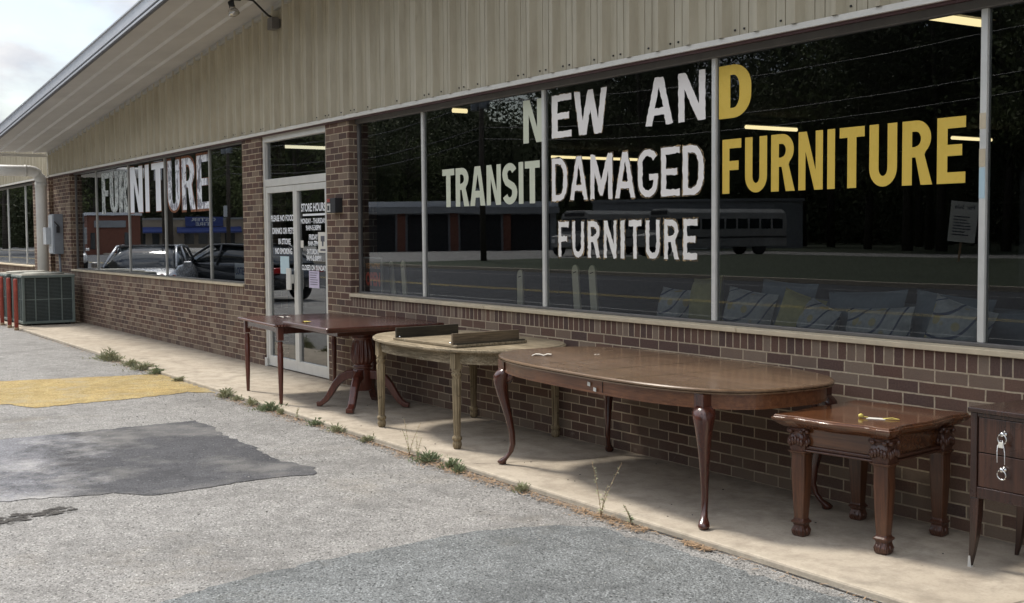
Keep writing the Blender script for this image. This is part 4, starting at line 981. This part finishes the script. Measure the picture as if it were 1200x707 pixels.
t = thing('sofa', 'blue grey sofa back seen through the window under the yellow letters', 'sofa', (-5.0, .95, 0))
MB().box(-1.25, 1.35, -.32, .45, .15, .52).build('seat', M['cush'], t, .05); MB().box(-1.25, 1.35, -.30, -.06, .521, 1.09).build('backrest', M['cush'], t, .05)
for x in (-1.45, 1.36): MB().box(x, x+.19, -.36, .45, .12, .72).build('armrest', M['cush'], t, .05)
for x in (-1.3, 1.4):
    for y in (-.28, .38): MB().box(x-.03, x+.03, y-.03, y+.03, 0, .1195).build('leg', M['black'], t)
t = thing('window_bench', 'low dark display bench behind the middle window pane', 'bench', (-6.5, .62, 0))
MB().box(-.55, .45, -.25, .25, .70, .86).build('bench_top', M['cush'], t, .02)
for x in (-.5, .4): MB().box(x-.03, x+.03, -.2, .2, 0, .6995).build('bench_leg', M['black'], t)
def cushion(loc, w_, h_, rx, ry, rz_, mat, label, grp='pillows heaped behind the window', th=.19):
    vs = []; K = 12; fs = []
    for s_ in (-1, 1):
        for i in range(K+1):
            for j in range(K+1):
                u, v = -1+2*i/K, -1+2*j/K; e = (1-abs(u)**2.2)*(1-abs(v)**2.2); pin = 1-.10*(u*u*(1-v*v)*0+(1-u*u)*v*v*1.0+(1-v*v)*u*u*1.0)
                vs.append((u*w_/2*pin, s_*th/2*math.sqrt(max(e, 0))+random.gauss(0, .0015), v*h_/2*pin))
    for s_ in range(2):
        o_ = s_*(K+1)**2
        for i in range(K):
            for j in range(K): a = o_+i*(K+1)+j; fs.append((a, a+1, a+K+2, a+K+1))
    mb = MB(); mb.add(vs, fs, True); o = mb.build('pillow', mat); o.location = loc; o.rotation_euler = (rx, ry, rz_); tag(o, label, 'pillow', grp)
    rim = [(u*w_/2*.98*(1-.10*(1-abs(u) if abs(v) >= 1 else 0)), 0, v*h_/2*.98) for u, v in [(-1, -1), (-.5, -.94), (0, -.93), (.5, -.94), (1, -1), (.94, -.5), (.93, 0), (.94, .5), (1, 1), (.5, .94), (0, .93), (-.5, .94), (-1, 1), (-.94, .5), (-.93, 0), (-.94, -.5), (-1, -1)]]
    MB().tube(rim, .004, 6).build('piping', mat, o)
cushion((-5.86, .40, .98), .42, .36, -.2, .12, .1, M['pillow'], 'scrolled white pillow at the left below the yellow letter F')
cushion((-5.68, .56, 1.02), .50, .40, -.2, .05, 0, M['cush'], 'large blue grey pillow with pale piping at the left end of the sofa')
cushion((-5.46, .45, .98), .30, .34, -.15, .28, .3, M['cushy'], 'olive yellow pillow standing on its corner')
cushion((-5.25, .40, .95), .36, .30, -.3, .22, -.3, M['pillow'], 'small scrolled pillow tipped over right of the yellow pillow')
cushion((-5.02, .56, .99), .62, .38, -.2, -.05, 0, M['cush'], 'wide blue grey pillow in the middle of the sofa')
cushion((-4.76, .38, .955), .50, .28, -.2, -.06, 0, M['pillow'], 'wide low scrolled pillow in the middle below the sign')
cushion((-4.42, .58, .99), .54, .38, -.2, .08, 0, M['cush'], 'blue grey pillow leaning at the right end of the sofa')
cushion((-4.22, .38, .97), .38, .36, -.2, .25, .1, M['pillow'], 'scrolled pillow on its corner beside the right mullion')
cushion((-6.66, .45, .99), .30, .30, -.2, .06, .1, M['pillow'], 'scrolled pillow on the bench behind the small painted word')
cushion((-6.38, .50, 1.04), .30, .38, -.2, -.1, 0, M['cushy'], 'olive pillow on the bench left of the mullion')
def ceil_light(x, y, ln, label, mat='lampon', rot=PI/2, z=2.86):
    t = thing('ceiling_light', label, 'ceiling light', (x, y, z), rot, 'lit tubes on the shop ceiling')
    MB().box(-ln/2, ln/2, -.035, .035, 0, .039).build('housing', M['alud'], t)
    MB().tube([(-ln/2+.03, 0, -.025), (ln/2-.03, 0, -.025)], .022, 10).build('tube', M[mat], t)
ceil_light(-4.61, .85, .7, 'lit tube nearest the glass above the yellow words', z=2.80)
ceil_light(-10.56, 5.3, .9, 'lit tube above the yellow letters FUR', z=2.80)
ceil_light(-10.49, 9.0, .9, 'lit tube farthest back beside the right mullion', z=2.80)
ceil_light(-16.18, 6.9, 1.9, 'long dim lit tube behind the word DAMAGED', z=2.80)
ceil_light(-10.54, .95, .22, 'short lit tube at the top of the narrow pane', z=2.80)
ceil_light(-15.95, 1.55, 1.1, 'pale lit tube seen through the glass above the door', 'lampw', z=2.80)

# ------------------------------------------------------------------ weeds and litter along the kerb line
def weed(x, y, kind, s, label, grp=None):
    t = thing('weed', label, 'weed', (x, y, LZ), random.random()*6, grp)
    mb = MB(); st = MB()
    if kind == 'tall':
        stems = 3 if s > .8 else 2
        for k in range(stems):
            a = random.random()*6.28; ln = .25*s*random.uniform(.6, 1.05); lean = random.uniform(.1, .5)
            P_ = [Vector((0, 0, 0))]
            for q in range(1, 7): P_.append(Vector((math.cos(a)*lean*ln*(q/6)**1.5, math.sin(a)*lean*ln*(q/6)**1.5, ln*q/6)))
            st.tube(P_, .0022, 5, .001)
            for q in range(30):
                u = random.uniform(.12, 1); p = P_[0].lerp(P_[-1], u) if u < .1 else P_[min(5, int(u*6))].lerp(P_[min(6, int(u*6)+1)], u*6-int(u*6))
                b = random.random()*6.28; d = Vector((math.cos(b), math.sin(b), random.uniform(-.2, .7))).normalized(); L_ = random.uniform(.010, .030)*(1.2-u*.6); sd_ = d.cross(Vector((0, 0, 1))).normalized()*L_*.28
                m_ = p+d*L_*.5+Vector((0, 0, .002)); mb.add([p, m_+sd_, p+d*L_, m_-sd_], [(0, 1, 2, 3)])
    else:
        n_ = int(420*s)
        for q in range(n_):
            b = random.random()*6.28; r = abs(random.gauss(0, .062*s)); p = Vector((r*math.cos(b)*1.7, r*math.sin(b)*.7, 0))
            d = Vector((math.cos(b)*.7+random.gauss(0, .5), math.sin(b)*.7+random.gauss(0, .5), random.uniform(.7, 2.2))).normalized(); p.z = abs(random.gauss(0, .035))*s**.6*max(0, 1-r*3.5); L_ = random.uniform(.02, .07)*s**.5*(1-min(.6, r*2.5)); wv = d.cross(Vector((random.random()-.5, random.random()-.5, .3))).normalized()*random.uniform(.003, .008)
            m_ = p+d*L_*.55; e = p+d*L_+Vector((math.cos(b), math.sin(b), -.3))*L_*.25; mb.add([p-wv*.5, p+wv*.5, m_+wv, e, m_-wv], [(0, 1, 2, 3, 4)])
        for q in range(6): st.tube([(0, 0, 0), (random.gauss(0, .04)*s, random.gauss(0, .03)*s, .03*s), (random.gauss(0, .07)*s, random.gauss(0, .05)*s, .06*s)], .0015, 4)
    mb.build('leaves', M['weed' if random.random() < .55 else 'weedp'], t); st.build('stem', M['straw'], t)
weed(-15.6, -1.27, 'low', 1.7, 'largest green weed clump left of the yellow paint')
weed(-14.75, -1.23, 'low', .8, 'low weed clump between the large clump and yellow paint')
weed(-14.25, -1.22, 'low', .95, 'second low clump just above the yellow paint')
weed(-13.75, -1.22, 'low', .7, 'small weed right at the upper corner of the yellow paint')
weed(-11.35, -1.25, 'low', .8, 'small weed by the left front leg of the side table')
weed(-10.68, -1.24, 'low', .5, 'tiny weed between the two front legs of the side table')
weed(-10.22, -1.25, 'low', .7, 'dark weed at the foot of the right front side table leg')
weed(-9.62, -1.24, 'tall', .45, 'thin sparse weed in front of the pedestal table')
weed(-7.55, -1.25, 'tall', 1.0, 'leafy upright weed in front of the weathered oak table')
weed(-7.40, -1.27, 'tall', .8, 'shorter leafy weed right beside the upright one')
weed(-7.25, -1.26, 'low', .6, 'low tuft trailing right of the leafy weeds')
weed(-8.25, -1.24, 'low', .35, 'tiny tuft by the left leg of the weathered oak table')
weed(-5.28, -1.26, 'tall', 1.25, 'tall single weed in front of the long oval table')
weed(-5.05, -1.23, 'tall', .55, 'short weed just right of the tall single one')
spots_ = [(-11.05, 'between the first weed and the table leg'), (-10.0, 'just right of the side table leg'), (-9.2, 'midway between pedestal table and oak table'), (-8.8, 'left of the oak table leg'), (-7.0, 'right of the leafy weeds'), (-6.85, 'farther right of the leafy weeds'), (-6.1, 'in front of the cabriole leg gap'), (-12.9, 'beside the yellow paint edge')]
for x_, where in spots_: weed(x_, -1.225-random.random()*.03, 'low', random.uniform(.22, .42), 'tiny tuft of weed '+where)
mb = MB()
for x0, x1, n_, wd in ((-11.6, -9.2, 900, .06), (-9.2, -7.7, 420, .035), (-7.7, -6.3, 1100, .06), (-6.3, -5.5, 380, .04), (-5.5, -4.9, 620, .05), (-4.62, -4.40, 260, .022), (-4.9, -2.5, 120, .02), (-15.9, -13.6, 400, .05), (-23, -16, 500, .05)):
    for q in range(n_):
        x = random.uniform(x0, x1); y = -1.225-abs(random.gauss(0, wd)); a = random.random()*6.28; L_ = random.uniform(.008, .045); d = Vector((math.cos(a), math.sin(a), random.uniform(-.05, .3))); s_ = Vector((-d.y, d.x, 0))*random.uniform(.0010, .0045)
        p = Vector((x, y, LZ+.006+random.random()*.006)); mb.add([p-s_, p+s_, p+d*L_+s_*.4, p+d*L_-s_*.4], [(0, 1, 2, 3)])
tag(mb.build('dry_litter', M['straw'], fixn=False), 'dry grass and leaf litter lying in the joint along the sidewalk edge', 'litter', kind='stuff')
mb = MB()
for q in range(1500):
    x = random.uniform(-14, -2.6); y = -1.25-abs(random.gauss(0, .9)) if random.random() < .6 else -1.23-random.random()*.12
    s_ = random.uniform(.002, .007)*(1.5 if random.random() < .06 else 1); h_ = s_*.5
    mb.box(x, x+s_*random.uniform(.8, 2), y, y+s_, LZ, LZ+h_+.002, None)
tag(mb.build('loose_stones', plain('pale_grit', (.26, .25, .23), .9, var=.6, sc_=60), fixn=False), 'pale grit and small stones scattered over the asphalt', 'grit', kind='stuff')
mb = MB()
for q in range(34):
    x = random.uniform(-11.5, -3.2); y = random.uniform(-1.1, -.1); s_ = random.uniform(.003, .009)
    mb.box(x, x+s_, y, y+s_, .0, .003)
tag(mb.build('dark_crumbs', M['crack'], fixn=False), 'dark crumbs and specks scattered over the sidewalk slab', 'crumbs', kind='stuff')

# ------------------------------------------------------------------ the street side, seen in the window reflections
def car(label, cat, loc, rz_, paint_, suv=0, name='parked_car'):
    t = thing(name, label, cat, loc, rz_)
    Lc, H = (4.7, 1.42+.14*suv)
    st = [(-2.3, .45, .62, .62), (-2.2, .38, .72, .78), (-1.7, .28, .88, .94), (-.95, .25, .90, 1.0), (0, .25, .90, 1.0), (.9, .25, .90, .98), (1.3, .28, .89, .92), (2.0, .30, .84, .80), (2.28, .40, .66, .62)]
    rings = []
    for x, zb, hw, zt in st:
        zm = (zb+zt)/2; rings.append([(x, -hw*.85, zb), (x, hw*.85, zb), (x, hw, zb+.12), (x, hw, zm+.08), (x, hw*.9, zt-.02), (x, hw*.5, zt), (x, -hw*.5, zt), (x, -hw*.9, zt-.02), (x, -hw, zm+.08), (x, -hw, zb+.12)])
    MB().loft(rings).build('body', M[paint_], t, .03)
    cab = [(-1.95+.1*suv, .90, .75, .96), (-1.2-.3*suv, .88, .66, H-.05), (-.4, .88, .64, H), (.3, .88, .64, H-.03), (1.25, .88, .74, .95)]
    rings = []
    for x, zb, hw, zt in cab: rings.append([(x, -.80, zb), (x, .80, zb), (x, (hw+.8)/2+.02, (zb+zt)/2), (x, hw-.04, zt-.01), (x, hw*.5, zt+.02), (x, -hw*.5, zt+.02), (x, -hw+.04, zt-.01), (x, -(hw+.8)/2-.02, (zb+zt)/2)])
    MB().loft(rings).build('greenhouse', M['carglass'], t)
    mb = MB()
    for s_ in (-1, 1):
        for pts in ([(1.27, s_*.79, .94), (.30, s_*.66, H-.01), (-.4, s_*.655, H+.01), (-1.2-.3*suv, s_*.675, H-.03), (-1.9+.1*suv, s_*.77, .95)], [(-.15, s_*.83, .92), (-.18, s_*.675, H-.01)]): mb.tube(pts, .035, 6)
    mb.add([(.28, -.62, H), (.28, .62, H), (-1.18-.3*suv, .64, H-.02), (-1.18-.3*suv, -.64, H-.02), (.28, -.60, H+.035), (.28, .60, H+.035), (-1.18-.3*suv, .62, H+.02), (-1.18-.3*suv, -.62, H+.02)], [(4, 5, 6, 7), (0, 1, 5, 4), (1, 2, 6, 5), (2, 3, 7, 6), (3, 0, 4, 7)]).build('roof', M[paint_], t)
    t.scale = (1, 1, .95)
    for x in (-1.42, 1.40):
        for s_ in (-1, 1):
            m4 = Matrix.Translation((x, s_*.80, .32))@Matrix.Rotation(PI/2, 4, 'X'); wh = MB().lathe([(.20, -.10), (.31, -.10), (.33, -.07), (.33, .07), (.31, .10), (.20, .10)], n=24, mat=m4).build('wheel', M['tyre'], t)
            MB().lathe([(.19, -.105), (.20, -.06), (.20, .06), (.19, .105)], n=16, mat=m4).build('rim', M['alul'], wh)
    for s_ in (-1, 1):
        MB().box(2.12, 2.27, s_*.62-.14, s_*.62+.14, .60, .72).build('headlight', M['head'], t, .02); MB().box(-2.29, -2.14, s_*.66-.12, s_*.66+.12, .72, .86).build('tail_light', M['tail'], t, .02)
        MB().box(.88, 1.02, s_*.99-.09, s_*.99+.09, .92, 1.06).build('wing_mirror', M[paint_], t, .03)
    MB().box(2.18, 2.31, -.45, .45, .42, .58).build('grille', M['black'], t, .02)
    return t
car('silver car facing the shop, mirrored at the left of the FURNITURE window', 'car', (-27.9, -2.6, LZ), .45, 'silver')
car('dark car mirrored at the right of the FURNITURE window', 'car', (-28.8, -5.1, LZ), 2.8, 'darkcar')
car('small white car far down the lot, mirrored in the annex windows', 'car', (-63, -8.5, LZ), .1, 'whitecar')

def windows_row(t, xs, y0, y1, z0, z1, wd, parent=None):
    for x in xs: MB().box(x, x+wd, y0, y1, z0, z1).build('window', M['carglass'], t)
def shopbox(name, label, loc, rz_, w_, d_, h_, mat, roof='roofm', rh=.25):
    t = thing(name, label, 'building', loc, rz_); MB().box(-w_/2, w_/2, -d_, 0, 0, h_).build('wall', M[mat], t)
    MB().box(-w_/2-.15, w_/2+.15, -d_-.15, .15, h_+.001, h_+rh).build('roof', M[roof], t); return t
# facing the store (their fronts look along +x and +y)
t = shopbox('tire_shop', 'tan tire shop with blue awnings mirrored in the left window', (-157.6, -45.3, LZ), -1.29, 17, 10, 3.7, 'tan', 'greywall')
mb = MB()
for x0, x1 in ((-7.0, -2.2), (-1.4, 6.8)): mb.add([(x0, .0, 2.75), (x1, .0, 2.75), (x1, 1.2, 2.15), (x0, 1.2, 2.15), (x0, 1.2, 1.95), (x1, 1.2, 1.95), (x1, .0, 1.95), (x0, .0, 1.95)], [(0, 1, 2, 3), (3, 2, 5, 4), (4, 5, 6, 7), (0, 3, 4, 7), (1, 6, 5, 2)])
mb.build('awning', M['blue'], t)
MB().box(-.4, 4.6, .02, .16, 2.8, 4.1).build('sign_board', M['blue'], t)
for body, z, x, wd in (('OSTER', 3.50, .2, 3.3), ('TIRE', 2.9, .8, 2.0)):
    o = text('sign_words', body, x, z, .48, wd, .17, M['eboxl'], t, .03, mirror=True)
windows_row(t, (-6.3, -4.6, -3.2), .005, .03, .4, 1.9, .8); windows_row(t, (-.6, 1.2, 3.0, 4.8), .005, .03, .5, 1.9, 1.2)
t = shopbox('brick_hut', 'low red brick building with a small round ended sign mirrored at the far left', (-107.0, -22.4, LZ), -1.37, 4.4, 8, 3.4, 'rbrick')
MB().box(-1.6, 1.0, .02, .12, 2.35, 2.95).build('sign_board', M['greywall'], t, .04); windows_row(t, (-1.9, .9), .005, .03, .5, 1.9, .35)
t = shopbox('garage_building', 'dark open garage with pale fascia mirrored behind the utility pole', (-95.3, -49.7, LZ), -1.09, 19, 14, 4.0, 'greywall', 'roofm', .5)
mb = MB()
for x in (-9, -4.2, .6, 5.2): mb.box(x, x+3.7, .005, .05, 0, 3.3)
mb.build('bay_shade_panel', M['dark'], t)  # flat dark slabs on the solid wall, inside shade of the bays as colour
for x in (-5.1, -.3, 4.5): MB().box(x, x+.7, .06, .35, 0, 3.6).build('brick_pier', M['rbrick'], t)
MB().box(-9.7, 9.7, .36, .8, 3.4, 3.95).build('fascia', M['greywall'], t)
t = shopbox('warehouse', 'long low grey warehouse mirrored behind the bus', (-83.5, -68.5, LZ), -.9, 19, 10, 4.3, 'greywall', 'greywall')
MB().box(-8, -6.6, .005, .1, 0, 3.0).build('door', M['eboxl'], t); MB().box(-4, 1, .005, .1, 0, 3.4).build('roller_door', M['eboxl'], t)

def bus(label, loc, rz_):
    t = thing('bus', label, 'bus', loc, rz_)
    sec = [(-1.2, .55), (1.2, .55), (1.22, 2.2), (1.12, 2.8), (.75, 3.05), (-.75, 3.05), (-1.12, 2.8), (-1.22, 2.2)]
    MB().loft([[(x, y, z) for y, z in sec] for x in (-5.6, 4.0)], False).build('body', M['bus'], t, .05)
    MB().loft([[(4.01, y*.9, z) for y, z in ((-1.1, .6), (1.1, .6), (1.1, 1.55), (-1.1, 1.55))], [(5.4, y*.8, z) for y, z in ((-1.1, .6), (1.1, .6), (1.1, 1.35), (-1.1, 1.35))]], False).build('hood', M['bus'], t, .08)
    MB().box(4.005, 4.03, -1.0, 1.0, 1.7, 2.55).build('windscreen', M['carglass'], t); MB().box(4.0, 4.1, -.8, .8, 2.68, 2.92).build('destination_board', M['black'], t, .02)
    for s_ in (-1, 1):
        for k in range(9): MB().box(-5.2+k*.98, -4.4+k*.98, s_*1.225-.01, s_*1.225+.01, 1.75, 2.4).build('window', M['carglass'], t)
        for x in (-3.4, 4.4): MB().lathe([(.25, -.15), (.48, -.15), (.5, -.1), (.5, .1), (.48, .15), (.25, .15)], n=20, mat=Matrix.Translation((x, s_*1.0, .5))@Matrix.Rotation(PI/2, 4, 'X')).build('wheel', M['tyre'], t)
        MB().box(5.3, 5.42, s_*.7-.15, s_*.7+.15, .9, 1.15).build('headlight', M['head'], t)
        MB().box(-5.5, 3.9, s_*1.225-.005, s_*1.225+.006, 1.15, 1.25).build('side_stripe', M['black'], t)
    return t
bus('white bus mirrored on the mullion beside the word DAMAGED', (-59.6, -48.4, LZ), 1.65)
bus('second white bus mirrored half hidden behind the first', (-67.0, -46.0, LZ), 1.3)

# sign on a stake in the grass
t = thing('yard_sign', 'white sale sign on a wooden stake mirrored beside the right mullion', 'sign', (-36.5, -43.2, LZ+.03), -.7)
t.rotation_euler = (0, .10, -.7)
MB().box(-.05, .05, -.03, .03, 0, 1.2).build('stake', M['straw'], t); MB().box(-.62, .62, .031, .06, 1.0, 2.9).build('sign_board', M['paper'], t)
text('sign_words', 'For Sale', -.45, 2.55, .2, .9, .063, M['ink'], t, .03, mirror=True)
mb = MB()
for k in range(7): mb.box(-.45, .1+random.random()*.35, .061, .064, 2.15-k*.14, 2.21-k*.14)
mb.build('sign_print', M['ink'], t)

# utility poles with wires
def pole(x, y, h, label, tr=True):
    t = thing('utility_pole', label, 'utility pole', (x, y, LZ), random.random()*.2, 'utility poles across the road')
    MB().lathe([(.17, 0), (.11, h)], n=12).build('pole', M['bark'], t)
    MB().box(-1.2, 1.2, -.06, .06, h-1.0, h-.88).box(-1.0, 1.0, -.05, .05, h-2.2, h-2.1).build('cross_arm', M['bark'], t)
    if tr:
        for s_ in (-1, 1): MB().lathe([(.24, 0), (.26, .03), (.26, .75), (.2, .8)], s_*.62, .1, 14).build('transformer', M['ebox'], t) ; t.children
    MB().box(-.2, .2, .14, .32, 3.1, 4.0).build('meter_box', M['eboxl'], t)
pole(-55.5, -28.5, 10.5, 'utility pole with transformers mirrored behind TRANSIT'); pole(-33.0, -4.6, 9.5, 'utility pole mirrored through the letter T of the left window', False)
pole(-95, -28.5, 10.5, 'far utility pole down the road'); pole(-12, -28.5, 10.5, 'utility pole behind the viewer'); pole(28, -28.5, 10.5, 'utility pole far to the right across the road')
for o in bpy.data.objects:
    if o.name.startswith('transformer'): o.location.z = 8.2
mb = MB()
for h_, dy in ((9.9, 0), (9.9, .9), (9.9, -.9), (8.6, 0), (7.2, .1), (6.6, -.1)):
    P_ = []
    for a, b in ((-140, -95), (-95, -55.5), (-55.5, -12), (-12, 28)):
        for k in range(9): u = k/8; P_.append((a+(b-a)*u, -28.5+dy*.7, h_-1.0*4*u*(1-u)))
    mb.tube(P_, .022, 4)
tag(mb.build('power_line', M['black']), 'bundle of sagging overhead power lines along the road', 'power line')

# trees: three crowns shared by many trees
def tree_proto(seed, h, spread, nleaf, lm, nm, base=.3):
    rnd = random.Random(seed); tk = MB(); lf = MB()
    top = Vector((rnd.gauss(0, .5), rnd.gauss(0, .5), h*.86)); tk.tube([(0, 0, 0), (rnd.gauss(0, .12), rnd.gauss(0, .12), h*.3), top*.62, top], h*.018, 8, h*.003)
    tips = []
    for k in range(26):
        z = h*rnd.uniform(base, .84); a = rnd.random()*6.28; R_ = spread*(1-((z/h-.52)/.55)**2)*rnd.uniform(.6, 1.1)
        p0 = Vector((0, 0, z*.9)); p1 = Vector((math.cos(a)*R_*.5, math.sin(a)*R_*.5, z+R_*.16)); p2 = Vector((math.cos(a+.2)*R_, math.sin(a+.2)*R_, z+R_*.38))
        tk.tube([p0, p1, p2], h*.006, 5, h*.0012); tips += [p1, p2, (p1+p2)/2, p1+Vector((rnd.gauss(0, .5), rnd.gauss(0, .5), .5))]
        for q in range(3):
            e = p2+Vector((rnd.gauss(0, .8), rnd.gauss(0, .8), rnd.gauss(.4, .6))); tk.tube([p1.lerp(p2, .6), e], h*.002, 4, h*.0006); tips.append(e)
    for k in range(nleaf):
        c = rnd.choice(tips)+Vector((rnd.gauss(0, .55), rnd.gauss(0, .55), rnd.gauss(0, .45))); s_ = rnd.uniform(.06, .17)
        a = Vector((rnd.gauss(0, 1), rnd.gauss(0, 1), rnd.gauss(0, 1))).normalized(); b = a.cross(Vector((rnd.gauss(0, 1), rnd.gauss(0, 1), rnd.gauss(0, 1)))).normalized()
        lf.add([c-a*s_, c-b*s_*.6, c+a*s_, c+b*s_*.6], [(0, 1, 2, 3)])
    t = thing(nm, None, 'tree'); tk.build('trunk', M['bark'], t); lf.build('crown', M[lm], t, fixn=False); return t
protos = [tree_proto(1, 15, 4.2, 9000, 'leaf1', 'tree'), tree_proto(2, 17, 4.6, 10000, 'leaf2', 'tree', .2), tree_proto(3, 14, 5.2, 7000, 'leaf1', 'tree', .18)]
desc = ['pale green spring tree', 'dark dense tree', 'broad light green tree']
i = 0; used = set()
def put_tree(x, y, k, s, label):
    o = protos[k] if k not in used else copy_tree(protos[k]); used.add(k)
    o.location = (x, y, LZ); o.rotation_euler = (0, 0, random.random()*6.28); o.scale = (s, s, s*random.uniform(.9, 1.15)); o['label'] = label; o['group'] = 'trees across the road'
row = []
for a in range(30):                                   # belt beyond the buses and garage
    x = -118+a*4.6+random.uniform(-1.5, 1.5); y = (-44 if x < -104 else -68 if x < -88 else -88 if x < -70 else -74)+random.uniform(-4, 4)
    row.append((x, y))
for a in range(13): row.append((-176+random.uniform(-5, 5), -26-a*5.0+random.uniform(-2, 2)))
for a in range(5): row.append((-124+random.uniform(-3, 3), -22-a*2.5))
for a in range(8): row.append((-62+a*9+random.uniform(-2, 2), -60+random.uniform(-3, 3)-(14 if a < 2 else 0)))
for n_, (x, y) in enumerate(row):
    k = random.choice((0, 1, 1, 2)); place = 'far to the left' if x < -115 else 'behind the garage' if x < -75 else 'behind the buses' if x < -52 else 'behind the sale sign' if x < -25 else 'behind the viewer'
    put_tree(x, y, k, random.uniform(1.05, 1.45), '%s %s across the road, tree line' % (desc[k], place))
mb = MB(); rnd = random.Random(5)
for q in range(190000):
    if rnd.random() < .72: x = rnd.uniform(-160, 50); y = -98-rnd.random()*10
    else: x = -185-rnd.random()*10; y = rnd.uniform(-120, -24)
    hmax = (27 if y < -95 else 31)+3.0*math.sin((x+y)*.13)+2.0*math.sin((x-y)*.41+1)+rnd.gauss(0, .8); z = hmax*rnd.random()**.9; s_ = rnd.uniform(.14, .42)
    a = Vector((rnd.gauss(0, 1), rnd.gauss(0, 1), rnd.gauss(0, 1))).normalized(); b = a.cross(Vector((rnd.gauss(0, 1), rnd.gauss(0, 1), rnd.gauss(0, 1)))).normalized(); c = Vector((x, y, z))
    mb.add([c-a*s_, c-b*s_*.6, c+a*s_, c+b*s_*.6], [(0, 1, 2, 3)])
hv, hf = [], []; K = 150                       # added lumpy treetop bank, hides sky gaps between the leaves in reflections
for pi_, path in enumerate(([(-195, -112), (60, -112)], [(-200, 0-22), (-195, -125)])):
    (xa, ya), (xb, yb) = path; o0 = len(hv); ox, oy = (0, -1) if pi_ == 0 else (-1, 0)
    prof_ = [(0, -.2), (0, 6), (1.5, 12), (4, 18), (9, 22.5), (16, 24.5), (26, 24), (34, 12), (38, -.2)]
    for k in range(K+1):
        u = k/K; bx, by = xa+(xb-xa)*u, ya+(yb-ya)*u; hh = 1+.10*math.sin(k*.37)+.07*math.sin(k*1.13+2)
        for (d, z) in prof_: hv.append((bx+ox*d+rnd.gauss(0, .5), by+oy*d+rnd.gauss(0, .5), z*hh*(1.02 if pi_ else .88)+rnd.gauss(0, .5)*(z > 0)))
    n_p = len(prof_)
    for k in range(K):
        for q in range(n_p-1): a = o0+k*n_p+q; hf.append((a, a+n_p, a+n_p+1, a+1))
backdrop_hill = MB().add(hv, hf, True).build('added_backdrop_hill', M['backdrop_hill']); backdrop_hill['kind'] = 'structure'
tag(mb.build('distant_wood', M['leaf2'], fixn=False), 'dark wood closing off the view across the road', 'wood', kind='stuff')
